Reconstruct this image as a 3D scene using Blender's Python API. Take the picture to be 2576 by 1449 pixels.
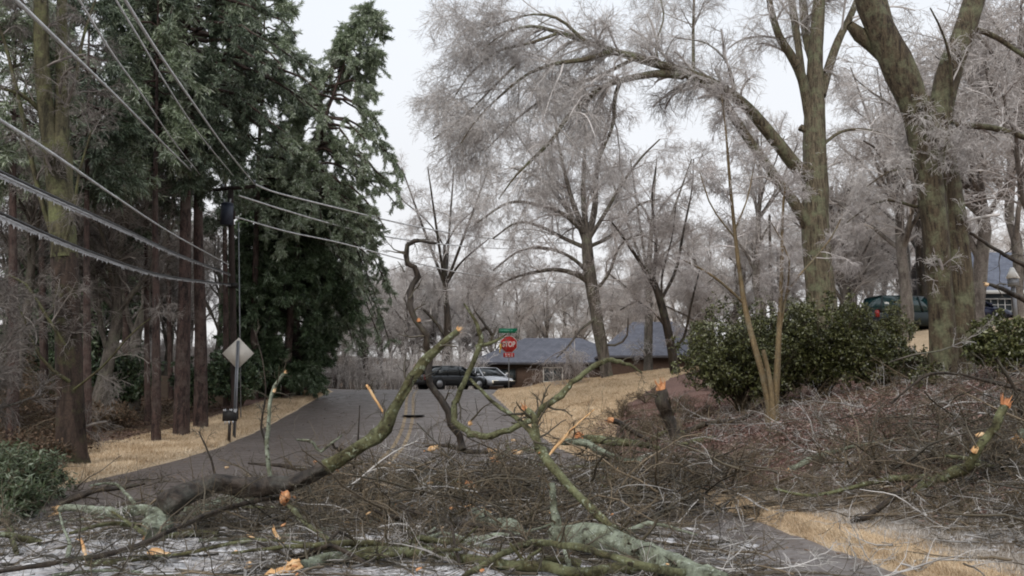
import bpy, math, random
import numpy as np

for o in list(bpy.data.objects):
    bpy.data.objects.remove(o, do_unlink=True)
SC = bpy.context.scene
COL = SC.collection
rng = np.random.default_rng(11)
random.seed(5)

# ------------------------------------------------------------------ camera
F = 2100.0                       # focal length in units of a 2576-wide picture
PITCH = math.atan(275.0 / F)
EYE = 1.6
cam_d = bpy.data.cameras.new('camera')
cam = bpy.data.objects.new('camera', cam_d)
COL.objects.link(cam)
cam.location = (0, 0, EYE)
cam.rotation_euler = (math.pi / 2 + PITCH, 0, 0)
cam_d.sensor_width = 36.0
cam_d.lens = 36.0 * F / 2576.0
cam_d.clip_start = 0.1
cam_d.clip_end = 2000
SC.camera = cam

# ------------------------------------------------------------------ world, sun, exposure
wd = bpy.data.worlds.new('World')
SC.world = wd
wd.use_nodes = True
wn, wl = wd.node_tree.nodes, wd.node_tree.links
wn.clear()
w_out = wn.new('ShaderNodeOutputWorld')
w_bg = wn.new('ShaderNodeBackground')
w_bg.inputs['Strength'].default_value = 0.1
sky = wn.new('ShaderNodeTexSky')
sky.sky_type = 'NISHITA'
sky.sun_disc = False
sky.sun_elevation = math.radians(38)
sky.sun_rotation = math.radians(200)
sky.dust_density = 4.0
hsv = wn.new('ShaderNodeHueSaturation')
hsv.inputs['Saturation'].default_value = 0.35
wl.new(sky.outputs['Color'], hsv.inputs['Color'])
tc = wn.new('ShaderNodeTexCoord')
sep = wn.new('ShaderNodeSeparateXYZ')
wl.new(tc.outputs['Generated'], sep.inputs[0])
cr = wn.new('ShaderNodeValToRGB')          # cloud deck: milky near the horizon, bluer grey overhead
cr.color_ramp.elements[0].position = 0.0
cr.color_ramp.elements[0].color = (0.93, 0.915, 0.91, 1)
cr.color_ramp.elements[1].position = 0.5
cr.color_ramp.elements[1].color = (0.88, 0.93, 1.0, 1)
wl.new(sep.outputs['Z'], cr.inputs[0])
nz = wn.new('ShaderNodeTexNoise')
nz.inputs['Scale'].default_value = 1.6
nz.inputs['Detail'].default_value = 3
wl.new(tc.outputs['Generated'], nz.inputs['Vector'])
mr = wn.new('ShaderNodeMapRange')
mr.inputs['From Min'].default_value = 0.3
mr.inputs['From Max'].default_value = 0.7
mr.inputs['To Min'].default_value = 9.6
mr.inputs['To Max'].default_value = 10.6
wl.new(nz.outputs['Fac'], mr.inputs['Value'])
mul = wn.new('ShaderNodeVectorMath')
mul.operation = 'SCALE'
wl.new(cr.outputs['Color'], mul.inputs[0])
wl.new(mr.outputs['Result'], mul.inputs['Scale'])
mix = wn.new('ShaderNodeMixRGB')
mix.inputs['Fac'].default_value = 0.9
wl.new(hsv.outputs['Color'], mix.inputs['Color1'])
wl.new(mul.outputs['Vector'], mix.inputs['Color2'])
wl.new(mix.outputs['Color'], w_bg.inputs['Color'])
wl.new(w_bg.outputs['Background'], w_out.inputs['Surface'])

sd = bpy.data.lights.new('sun', 'SUN')
sd.energy = 1.2
sd.angle = math.radians(25)
sd.color = (1.0, 0.93, 0.85)
sun = bpy.data.objects.new('sun', sd)
COL.objects.link(sun)
sun.rotation_euler = (math.radians(52), 0, math.radians(-20))

SC.view_settings.view_transform = 'Standard'
SC.view_settings.look = 'None'
SC.view_settings.exposure = 0.08
SC.view_settings.gamma = 1.0
try:
    SC.cycles.filter_width = 1.9
    SC.cycles.max_bounces = 6
    SC.cycles.transparent_max_bounces = 8
    SC.cycles.diffuse_bounces = 3
    SC.cycles.glossy_bounces = 2
except Exception:
    pass

# ------------------------------------------------------------------ projection helpers
CP, SP = math.cos(PITCH), math.sin(PITCH)

def ray(px, py):
    u = 724.5 - py
    d = np.array([px - 1288.0, F * CP - u * SP, F * SP + u * CP])
    return d / d[1]

def Wp(px, py, Y):
    d = ray(px, py)
    return np.array([0, 0, EYE]) + d * Y

def sm(x, a, b):
    t = np.clip((x - a) / (b - a), 0, 1)
    return t * t * (3 - 2 * t)

def rp(y):
    return np.interp(y, [-20, 13, 16, 20, 24, 28, 31, 34, 37, 40, 42.5, 45, 50, 60, 80, 120, 200, 400],
                     [0, 0, .01, .05, .17, .46, .75, 1.07, 1.42, 1.72, 1.88, 1.96, 2.03, 2.08, 2.1, 3.0, 7.0, 18.0])

def xl(y):
    return np.interp(y, [-20, 8, 15, 24, 36, 42, 44, 45.5, 46.5], [-7.4, -7.8, -8.0, -8.35, -8.8, -9.0, -9.5, -11, -60])

def xr(y):
    return np.interp(y, [-20, 7.5, 11.6, 20, 25, 40, 42, 44, 45.5, 46.5], [5.2, 3.62, 3.15, 1.95, 1.2, -0.9, -0.8, 0.2, 2.5, 60])

def rnd_noise(x, y, s=1.0):
    return (np.sin(x * 1.3 * s + 1.7) * np.cos(y * 1.1 * s + .4) + .6 * np.sin(x * 2.9 * s + y * 2.3 * s) + .4 * np.cos(x * 5.3 * s - y * 4.1 * s + 2))

def hgt(x, y):
    x = np.asarray(x, float); y = np.asarray(y, float)
    base = rp(y)
    cross = sm(y, 45.0, 46.5) * (1 - sm(y, 57.5, 59))
    sr = np.where(y > 46.4, np.maximum(x - 0, 0), np.maximum(x - xr(y), 0))
    kr = .138 + .095 * (1 - sm(y, 17, 27)) * sm(y, 6, 12) - .025 * sm(y, 34, 40) * (1 - sm(x, 8, 14)) - .07 * sm(y, 43, 48) * (1 - sm(x, 10, 16))
    kr = kr - .03 * (1 - sm(y, 4, 8))
    rr = sr * kr
    rr = np.where(sr > 26, 26 * kr + (sr - 26) * .03, rr)
    rr = rr * sm(sr, -.01, 2.4) + .02 * sm(sr, 0, 2)
    sl = np.where(y > 46.4, np.maximum(-9 - x, 0), np.maximum(xl(y) - x, 0))
    rl = .03 * sl * sm(sl, 0, 2) + .07 * np.maximum(sl - 3.0, 0) * (1 - sm(sl, 8, 30) * .6)
    kerb = .13 * sm(np.maximum(x - xr(y), xl(y) - x), 0.0, .16)
    far = sm(y, 57.5, 59) * .1
    bumps = .035 * rnd_noise(x, y) * sm(np.maximum(sr, sl), .3, 2.0) * (1 - cross)
    tr_ = np.clip((x - xl(y)) / (xr(y) - xl(y)), 0, 1)
    crown = .05 * (1 - (2 * tr_ - 1) ** 2) * (y < 45.6)
    return base + crown + rr + rl + kerb * (1 - cross) + bumps + far * 0

def G(px, py, lift=0.0, ymin=3.0, ymax=150.0):
    d = ray(px, py)
    ys = np.linspace(ymin, ymax, 6000)
    z = EYE + d[2] * ys - hgt(d[0] * ys, ys) - lift
    k = np.where(z <= 0)[0]
    Y = ys[k[0]] if len(k) else ymax
    return np.array([d[0] * Y, Y, EYE + d[2] * Y])

# ------------------------------------------------------------------ mesh helpers
class MB:
    def __init__(s):
        s.V = []; s.Q = []; s.T = []; s.n = 0
    def add(s, V, Q=None, T=None):
        V = np.asarray(V, float).reshape(-1, 3)
        s.V.append(V)
        if Q is not None and len(Q): s.Q.append(np.asarray(Q, int).reshape(-1, 4) + s.n)
        if T is not None and len(T): s.T.append(np.asarray(T, int).reshape(-1, 3) + s.n)
        s.n += len(V)
        return s
    def box(s, c, d, rz=0.0, taper=1.0):
        c = np.asarray(c, float); hx, hy, hz = [v / 2 for v in d]
        v = np.array([[-hx, -hy, -hz], [hx, -hy, -hz], [hx, hy, -hz], [-hx, hy, -hz],
                      [-hx * taper, -hy * taper, hz], [hx * taper, -hy * taper, hz], [hx * taper, hy * taper, hz], [-hx * taper, hy * taper, hz]])
        if rz:
            a, b = math.cos(rz), math.sin(rz)
            v = np.stack([v[:, 0] * a - v[:, 1] * b, v[:, 0] * b + v[:, 1] * a, v[:, 2]], 1)
        return s.add(v + c, [[0, 3, 2, 1], [4, 5, 6, 7], [0, 1, 5, 4], [1, 2, 6, 5], [2, 3, 7, 6], [3, 0, 4, 7]])
    def cyl(s, a, b, r, r2=None, n=12):
        a = np.asarray(a, float); b = np.asarray(b, float)
        s.tubes(np.array([[a, b]]), np.array([[r, r if r2 is None else r2]]), n, cap=True)
        return s
    def tubes(s, P, R, S=3, cap=False):
        P = np.asarray(P, float); R = np.asarray(R, float)
        N, K, _ = P.shape
        if N == 0: return s
        T = np.gradient(P, axis=1)
        T /= np.linalg.norm(T, axis=2, keepdims=True) + 1e-9
        m = P[:, -1] - P[:, 0]
        ref = np.zeros((N, 3)); ref[np.arange(N), np.argmin(np.abs(m), axis=1)] = 1
        n1 = np.cross(T, ref[:, None, :]); n1 /= np.linalg.norm(n1, axis=2, keepdims=True) + 1e-9
        n2 = np.cross(T, n1)
        a = np.arange(S) * 2 * np.pi / S
        ring = n1[:, :, None, :] * np.cos(a)[None, None, :, None] + n2[:, :, None, :] * np.sin(a)[None, None, :, None]
        V = P[:, :, None, :] + ring * (R[:, :, None, None] if R.ndim == 2 else R[..., None])
        i = np.arange(N)[:, None, None] * K * S; k = np.arange(K - 1)[None, :, None] * S; j = np.arange(S)[None, None, :]
        j2 = (j + 1) % S
        Q = np.stack([i + k + j, i + k + j2, i + k + S + j2, i + k + S + j], -1).reshape(-1, 4)
        T3 = None
        if cap:
            t = []
            for q in range(N):
                for base, flip in ((q * K * S, True), (q * K * S + (K - 1) * S, False)):
                    for w in range(1, S - 1):
                        f = [base, base + w, base + w + 1]
                        t.append(f[::-1] if flip else f)
            T3 = np.array(t)
        return s.add(V.reshape(-1, 3), Q, T3)
    def leaves(s, C, D, N, L, Wd):
        """rhombic leaves: centre C, direction D, side vector N"""
        L = L[:, None]; Wd = Wd[:, None]
        a = C - D * L * .5; b = C + N * Wd * .5; c = C + D * L * .5; d = C - N * Wd * .5
        V = np.stack([a, b, c, d], 1).reshape(-1, 3)
        return s.add(V, np.arange(len(V)).reshape(-1, 4))
    def build(s, name, mat, parent=None, base=None, smooth=False, mesh_only=False):
        V = np.concatenate(s.V) if s.V else np.zeros((0, 3))
        if base is not None: V = V - np.asarray(base)
        Q = np.concatenate(s.Q) if s.Q else np.zeros((0, 4), int)
        T = np.concatenate(s.T) if s.T else np.zeros((0, 3), int)
        me = bpy.data.meshes.new(name)
        me.vertices.add(len(V)); me.vertices.foreach_set('co', V.astype(np.float32).ravel())
        nl = len(Q) * 4 + len(T) * 3
        me.loops.add(nl); me.loops.foreach_set('vertex_index', np.concatenate([Q.ravel(), T.ravel()]).astype(np.int32))
        me.polygons.add(len(Q) + len(T))
        st = np.concatenate([np.arange(len(Q)) * 4, len(Q) * 4 + np.arange(len(T)) * 3]).astype(np.int32)
        me.polygons.foreach_set('loop_start', st)
        if smooth: me.polygons.foreach_set('use_smooth', np.ones(len(st), bool))
        me.update(calc_edges=True)
        if mat: me.materials.append(mat)
        if mesh_only: return me
        o = bpy.data.objects.new(name, me)
        COL.objects.link(o)
        if parent: o.parent = parent
        return o

def tag(o, label=None, cat=None, group=None, kind=None):
    if label: o['label'] = label
    if cat: o['category'] = cat
    if group: o['group'] = group
    if kind: o['kind'] = kind
    return o

def empty(name, loc, label, cat, group=None):
    o = bpy.data.objects.new(name, None)
    COL.objects.link(o)
    o.empty_display_size = .2
    o.location = [float(v) for v in loc]
    return tag(o, label, cat, group)

def copy_thing(root, loc, rz=0.0, scale=1.0, label=None, group=None):
    r = root.copy(); COL.objects.link(r)
    r.location = [float(v) for v in loc]; r.rotation_euler = (0, 0, rz); r.scale = (scale,) * 3
    if label: r['label'] = label
    if group: r['group'] = group
    for ch in list(root.children):
        c = ch.copy(); COL.objects.link(c); c.parent = r
        for g in list(ch.children):
            d = g.copy(); COL.objects.link(d); d.parent = c
    return r

def unit(v):
    return v / (np.linalg.norm(v, axis=-1, keepdims=True) + 1e-9)

def catmull(P, n):
    """resample a polyline (rows: any dimension) smoothly into n rows"""
    P = np.asarray(P, float)
    if len(P) == 2:
        t = np.linspace(0, 1, n)[:, None]
        return P[0] * (1 - t) + P[1] * t
    Q = np.vstack([2 * P[0] - P[1], P, 2 * P[-1] - P[-2]])
    seg = np.linalg.norm(np.diff(P[:, :3] if P.shape[1] > 2 else P, axis=0), axis=1)
    cum = np.concatenate([[0], np.cumsum(seg)])
    out = []
    for d in np.linspace(0, cum[-1], n):
        i = min(np.searchsorted(cum, d, side='right') - 1, len(seg) - 1)
        t = (d - cum[i]) / max(seg[i], 1e-9)
        p0, p1, p2, p3 = Q[i], Q[i + 1], Q[i + 2], Q[i + 3]
        out.append(.5 * ((2 * p1) + (-p0 + p2) * t + (2 * p0 - 5 * p1 + 4 * p2 - p3) * t * t + (-p0 + 3 * p1 - 3 * p2 + p3) * t ** 3))
    return np.array(out)

def grow(P, R, n, tr, L, ang, droop, wig, K, rf, rmin, up=0.0, tip=.35):
    """n side branches from each of N parents. P (N,k,3), R (N,k). L = (min,max) in metres"""
    N, k, _ = P.shape
    M = N * n
    t = rng.uniform(tr[0], tr[1], (N, n)) * (k - 1)
    i = np.minimum(t.astype(int), k - 2); f = (t - i)
    rows = np.arange(N)[:, None]
    o = P[rows, i] * (1 - f)[..., None] + P[rows, i + 1] * f[..., None]
    d = unit(P[rows, i + 1] - P[rows, i])
    r0 = R[rows, i] * (1 - f) + R[rows, i + 1] * f
    o = o.reshape(M, 3); d = d.reshape(M, 3); r0 = r0.reshape(M)
    rn = rng.normal(size=(M, 3))
    side = unit(rn - d * (rn * d).sum(1, keepdims=True))
    a = np.radians(rng.uniform(ang[0], ang[1], M))[:, None]
    dr = unit(d * np.cos(a) + side * np.sin(a) + np.array([0, 0, up]))
    frac = 1 - .45 * (t.reshape(M) / (k - 1))
    ln = rng.uniform(L[0], L[1], M) * frac
    st = (ln / (K - 1))[:, None]
    out = np.zeros((M, K, 3)); out[:, 0] = o
    for q in range(1, K):
        out[:, q] = out[:, q - 1] + dr * st
        dr = unit(dr + rng.normal(size=(M, 3)) * wig + np.array([0, 0, -droop]) * (q / K) )
    rb = np.maximum(r0 * rf, rmin)
    RR = rb[:, None] * np.linspace(1, tip, K)[None, :]
    RR = np.maximum(RR, rmin * .7)
    return out, RR

# ------------------------------------------------------------------ materials
def mat(name, rough=.8, spec=.3):
    m = bpy.data.materials.new(name); m.use_nodes = True
    nt = m.node_tree; b = nt.nodes['Principled BSDF']
    b.inputs['Roughness'].default_value = rough
    b.inputs['Specular IOR Level'].default_value = spec
    return m, nt, b

def ramp(nt, fac, stops):
    r = nt.nodes.new('ShaderNodeValToRGB')
    e = r.color_ramp.elements
    while len(e) < len(stops): e.new(.5)
    for i, (p, c) in enumerate(stops):
        e[i].position = p; e[i].color = (*c, 1)
    nt.links.new(fac, r.inputs[0])
    return r.outputs['Color']

def noise(nt, scale, detail=4, rough=.6, coord='Object', stretch=None, dist=0.0):
    t = nt.nodes.new('ShaderNodeTexCoord')
    n = nt.nodes.new('ShaderNodeTexNoise')
    n.inputs['Scale'].default_value = scale; n.inputs['Detail'].default_value = detail
    n.inputs['Roughness'].default_value = rough; n.inputs['Distortion'].default_value = dist
    v = t.outputs[coord]
    if stretch:
        mp = nt.nodes.new('ShaderNodeMapping'); mp.inputs['Scale'].default_value = stretch
        nt.links.new(v, mp.inputs['Vector']); v = mp.outputs['Vector']
    nt.links.new(v, n.inputs['Vector'])
    return n.outputs['Fac']

def mixc(nt, fac, a, b, mode='MIX'):
    m = nt.nodes.new('ShaderNodeMixRGB'); m.blend_type = mode
    for s, v in ((m.inputs['Fac'], fac), (m.inputs['Color1'], a), (m.inputs['Color2'], b)):
        if isinstance(v, (int, float)): s.default_value = v
        elif isinstance(v, tuple): s.default_value = (*v, 1)
        else: nt.links.new(v, s)
    return m.outputs['Color']

def mrange(nt, v, a, b, c=0.0, d=1.0):
    m = nt.nodes.new('ShaderNodeMapRange')
    for k, x in zip(('From Min', 'From Max', 'To Min', 'To Max'), (a, b, c, d)): m.inputs[k].default_value = x
    nt.links.new(v, m.inputs['Value'])
    return m.outputs['Result']

def bump(nt, b, h, strength=.5, dist=.02):
    n = nt.nodes.new('ShaderNodeBump')
    n.inputs['Strength'].default_value = strength; n.inputs['Distance'].default_value = dist
    nt.links.new(h, n.inputs['Height']); nt.links.new(n.outputs['Normal'], b.inputs['Normal'])

def bark(name, dark, mid, lichen, amt=.5, scale=6, stretch=(1, 1, .25), rough=.75, bstr=.9, lscale=2.2, spec=.3):
    m, nt, b = mat(name, rough, spec)
    n1 = noise(nt, scale, 7, .7, stretch=stretch, dist=.6)
    base = ramp(nt, n1, [(.38, dark), (.58, mid)])
    n2 = noise(nt, lscale, 5, .65)
    f = mrange(nt, n2, .62 - amt * .3, .78 - amt * .25)
    c = mixc(nt, f, base, lichen)
    n3 = noise(nt, 22, 3, .6)
    c = mixc(nt, .55, c, ramp(nt, n3, [(.3, (.35, .35, .35)), (.7, (1.25, 1.25, 1.25))]), 'MULTIPLY')
    nt.links.new(c, b.inputs['Base Color'])
    bump(nt, b, n1, bstr, .05)
    return m

M = {}
M['oak'] = bark('oak_bark', (.04, .03, .02), (.20, .165, .11), (.19, .20, .12), .5, 14, (1, 1, .12), lscale=3)
M['oak_brown'] = bark('oak_bark_brown', (.03, .02, .013), (.135, .105, .066), (.18, .185, .11), .5, 15, (1, 1, .12), bstr=1.0, lscale=3.0)
M['mossy'] = bark('mossy_bark', (.03, .026, .014), (.13, .115, .065), (.17, .18, .08), .5, 6)
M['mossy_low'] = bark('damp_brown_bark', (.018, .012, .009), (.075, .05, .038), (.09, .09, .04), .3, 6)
M['pine'] = bark('pine_bark', (.016, .010, .009), (.10, .062, .052), (.13, .10, .085), .45, 9, (1, 1, .3))
M['pine_dark'] = bark('dark_pine_bark', (.012, .009, .008), (.05, .035, .028), (.06, .05, .035), .3, 5, (1, 1, .3))
M['far_grey'] = bark('frosted_grey_bark', (.085, .07, .06), (.21, .185, .165), (.25, .235, .20), .4, 4)
M['grey'] = bark('grey_bark', (.06, .05, .042), (.19, .165, .14), (.18, .18, .13), .4, 6)
M['darkbark'] = bark('wet_dark_bark', (.016, .012, .009), (.07, .052, .038), (.09, .09, .055), .25, 7, rough=.45)
M['myrtle'] = bark('smooth_tan_bark', (.10, .07, .035), (.27, .20, .11), (.22, .20, .14), .4, 3, (1, 1, .2), bstr=.4)
M['lichen'] = bark('pale_green_lichen_bark', (.05, .05, .032), (.19, .20, .13), (.34, .38, .29), .75, 7, (1, 1, 1), lscale=4)
M['olive'] = bark('olive_bark', (.035, .03, .014), (.13, .12, .055), (.20, .21, .11), .6, 8, (1, 1, 1), lscale=5)
def spots(m, col, sc, lo, hi):
    nt = m.node_tree; b = nt.nodes['Principled BSDF']; src = b.inputs['Base Color'].links[0].from_socket
    nt.links.new(mixc(nt, mrange(nt, noise(nt, sc, 3, .6), lo, hi), src, col), b.inputs['Base Color'])
spots(M['olive'], (.30, .33, .23), 16, .60, .66); spots(M['olive'], (.035, .028, .016), 11, .62, .68)
spots(M['lichen'], (.06, .052, .036), 13, .60, .67); spots(M['lichen'], (.50, .54, .46), 24, .62, .68)
M['wetlimb'] = bark('wet_brown_limb', (.02, .015, .012), (.085, .066, .052), (.10, .10, .085), .4, 6, (1, 1, 1), rough=.4)

def twigmat(name, a, b_, rough=.35, spec=.5):
    m, nt, b = mat(name, rough, spec)
    g = nt.nodes.new('ShaderNodeNewGeometry')
    n = noise(nt, .55, 3, .6)
    s = nt.nodes.new('ShaderNodeMath'); s.operation = 'MULTIPLY_ADD'
    nt.links.new(g.outputs['Random Per Island'], s.inputs[0]); s.inputs[1].default_value = .7
    nt.links.new(mrange(nt, n, .3, .7, -.1, .4), s.inputs[2])
    c = ramp(nt, s.outputs[0], [(.1, a), (.9, b_)])
    nt.links.new(c, b.inputs['Base Color'])
    return m

M['twig'] = twigmat('iced_grey_twig', (.24, .208, .19), (.90, .86, .835))
M['twig_pink'] = twigmat('iced_mauve_twig', (.21, .175, .16), (.82, .77, .75))
M['twig_far'] = twigmat('far_iced_twig', (.29, .25, .228), (.84, .795, .77))
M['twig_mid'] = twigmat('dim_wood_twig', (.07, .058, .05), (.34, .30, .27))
M['twig_dark'] = twigmat('dark_wet_twig', (.020, .016, .009), (.13, .105, .066))
M['twig_brush'] = twigmat('brown_brush_twig', (.024, .018, .010), (.25, .19, .12))
M['twig_ice'] = twigmat('ice_coated_brush_twig', (.07, .055, .04), (.74, .71, .68))

def leafmat(name, stops, rough=.45, spec=.5, patch=.35):
    m, nt, b = mat(name, rough, spec)
    g = nt.nodes.new('ShaderNodeNewGeometry')
    n = noise(nt, .8, 3, .6)
    s = nt.nodes.new('ShaderNodeMath'); s.operation = 'MULTIPLY_ADD'
    nt.links.new(g.outputs['Random Per Island'], s.inputs[0]); s.inputs[1].default_value = 1 - patch
    nt.links.new(mrange(nt, n, .35, .65, 0, patch), s.inputs[2])
    nt.links.new(ramp(nt, s.outputs[0], stops), b.inputs['Base Color'])
    return m

M['conifer'] = leafmat('dark_conifer_needles', [(0, (.018, .028, .015)), (.45, (.065, .095, .052)), (.75, (.19, .235, .16)), (1, (.48, .52, .45))])
M['conifer_ice'] = leafmat('frosted_conifer_needles', [(0, (.04, .056, .03)), (.35, (.17, .22, .12)), (.65, (.38, .44, .31)), (1, (.74, .77, .70))])
M['evergreen_dark'] = leafmat('deep_green_leaves', [(0, (.008, .016, .007)), (.45, (.055, .09, .038)), (.8, (.15, .20, .11)), (1, (.42, .47, .38))])
M['laurel'] = leafmat('glossy_shrub_leaves', [(0, (.018, .02, .007)), (.4, (.075, .085, .028)), (.75, (.17, .18, .07)), (1, (.42, .43, .32))], .3)
M['bough'] = leafmat('fallen_green_needles', [(0, (.03, .045, .02)), (.6, (.09, .12, .055)), (1, (.3, .34, .26))])
M['deadleaf'] = leafmat('brown_dead_leaves', [(0, (.04, .024, .014)), (.6, (.14, .085, .05)), (1, (.32, .22, .15))], .7)

def plain(name, c, rough=.6, spec=.4, metal=0.0, var=.15, sc=8):
    m, nt, b = mat(name, rough, spec)
    n = noise(nt, sc, 4, .6)
    lo = tuple(v * (1 - var) for v in c); hi = tuple(min(1, v * (1 + var)) for v in c)
    nt.links.new(ramp(nt, n, [(.3, lo), (.7, hi)]), b.inputs['Base Color'])
    b.inputs['Metallic'].default_value = metal
    return m

M['ice'] = plain('clear_ice', (.46, .47, .49), .15, .8, var=.15, sc=20)
M['icedwire'] = plain('iced_wire', (.70, .71, .72), .25, .7, var=.3, sc=5)
M['cable'] = plain('black_cable', (.012, .012, .014), .4)
M['steel'] = plain('galvanised_post', (.25, .26, .28), .45, .5, .4)
M['signback'] = plain('sign_back_aluminium', (.62, .58, .52), .5, .4, .1, .06)
M['signred'] = plain('sign_red', (.52, .018, .02), .35, .5, 0, .05)
M['signgreen'] = plain('sign_green', (.0, .19, .10), .35, .5, 0, .05)
M['white'] = plain('white_paint', (.78, .78, .76), .5, .4, 0, .05)
M['whiteletter'] = plain('white_lettering', (.75, .66, .64), .5, .4, 0, .05)
M['yellowplate'] = plain('yellow_reflector', (.75, .52, .12), .5, .4, 0, .1)
M['polewood'] = bark('pole_wood', (.018, .012, .010), (.06, .042, .036), (.06, .05, .045), .2, 5, (1, 1, .1))
M['transformer'] = plain('transformer_steel', (.045, .055, .085), .5, .5)
M['paint_dark'] = plain('dark_grey_car_paint', (.022, .024, .027), .2, .6, .2, .1)
M['paint_silver'] = plain('silver_car_paint', (.50, .51, .54), .22, .6, .3, .06)
M['paint_green'] = plain('teal_green_car_paint', (.005, .015, .017), .4, .6, .2, .1)
M['paint_blue'] = plain('navy_car_paint', (.012, .016, .045), .2, .6, .2, .1)
M['glass'] = plain('car_glass', (.02, .026, .028), .06, .8, 0, .1)
M['glass_teal'] = plain('teal_tinted_glass', (.015, .045, .048), .08, .8, 0, .1)
M['rubber'] = plain('tyre_rubber', (.014, .014, .014), .8)
M['rim'] = plain('alloy_rim', (.35, .35, .36), .35, .5, .6)
M['bumper'] = plain('black_plastic', (.02, .018, .018), .6)
M['lamp_red'] = plain('red_lens', (.28, .015, .012), .25, .6)
m, nt, b = mat('lit_headlamp', .2, .5)
b.inputs['Base Color'].default_value = (.9, .85, .7, 1)
b.inputs['Emission Color'].default_value = (1, .86, .6, 1)
b.inputs['Emission Strength'].default_value = .9
M['headlamp'] = m

m, nt, b = mat('frozen_slush', .35, .5)
n = noise(nt, 14, 5, .7)
g_ = nt.nodes.new('ShaderNodeNewGeometry')
c = mixc(nt, g_.outputs['Random Per Island'], ramp(nt, n, [(.3, (.22, .20, .195)), (.7, (.50, .48, .48))]), ramp(nt, n, [(.3, (.52, .51, .52)), (.7, (.86, .86, .88))]))
nt.links.new(c, b.inputs['Base Color']); bump(nt, b, n, .5, .02)
M['slush'] = m
# wood flesh of broken branches
m, nt, b = mat('fresh_split_wood', .65, .3)
n = noise(nt, 9, 5, .7, stretch=(1, 1, .4))
c = ramp(nt, n, [(.3, (.50, .23, .09)), (.5, (.78, .48, .23)), (.72, (.92, .76, .54))])
nt.links.new(c, b.inputs['Base Color']); bump(nt, b, n, .9, .02)
M['wood'] = m
m, nt, b = mat('reddish_split_wood', .65, .3)
n = noise(nt, 9, 5, .7)
c = ramp(nt, n, [(.3, (.34, .12, .05)), (.5, (.60, .27, .12)), (.75, (.82, .54, .31))])
nt.links.new(c, b.inputs['Base Color']); bump(nt, b, n, .9, .02)
M['wood_red'] = m

# roof shingles, brick, siding
def rows_mat(name, c1, c2, mortar, sc, bw=.5, rh=.25, rough=.85, mortar_size=.02):
    m, nt, b = mat(name, rough, .25)
    t = nt.nodes.new('ShaderNodeTexCoord'); br = nt.nodes.new('ShaderNodeTexBrick')
    mp = nt.nodes.new('ShaderNodeMapping'); mp.inputs['Rotation'].default_value = (math.radians(90), 0, 0)
    nt.links.new(t.outputs['Object'], mp.inputs['Vector']); nt.links.new(mp.outputs['Vector'], br.inputs['Vector'])
    br.inputs['Scale'].default_value = sc
    br.inputs['Color1'].default_value = (*c1, 1); br.inputs['Color2'].default_value = (*c2, 1); br.inputs['Mortar'].default_value = (*mortar, 1)
    br.inputs['Brick Width'].default_value = bw; br.inputs['Row Height'].default_value = rh; br.inputs['Mortar Size'].default_value = mortar_size
    n = noise(nt, 1.3, 5, .65)
    c = mixc(nt, .6, br.outputs['Color'], ramp(nt, n, [(.3, (.7, .7, .7)), (.7, (1.3, 1.3, 1.3))]), 'MULTIPLY')
    nt.links.new(c, b.inputs['Base Color'])
    return m
M['shingle'] = rows_mat('grey_shingles', (.115, .12, .145), (.15, .155, .185), (.085, .088, .11), 2.0, .5, .25)
M['shingle2'] = rows_mat('blue_grey_shingles', (.15, .165, .21), (.20, .215, .26), (.12, .13, .17), 2.0)
M['brick'] = rows_mat('brown_brick', (.065, .04, .03), (.095, .06, .045), (.10, .08, .065), 4.0)
M['chimbrick'] = rows_mat('mauve_brick', (.16, .10, .095), (.22, .15, .14), (.2, .17, .16), 4.0)
M['tanwall'] = plain('tan_stucco', (.36, .30, .22), .8)
M['slatewall'] = plain('slate_blue_siding', (.12, .15, .18), .7)
M['darktrim'] = plain('dark_brown_trim', (.03, .02, .017), .6)
M['winglass'] = plain('window_glass', (.05, .06, .065), .1, .7)

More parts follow.
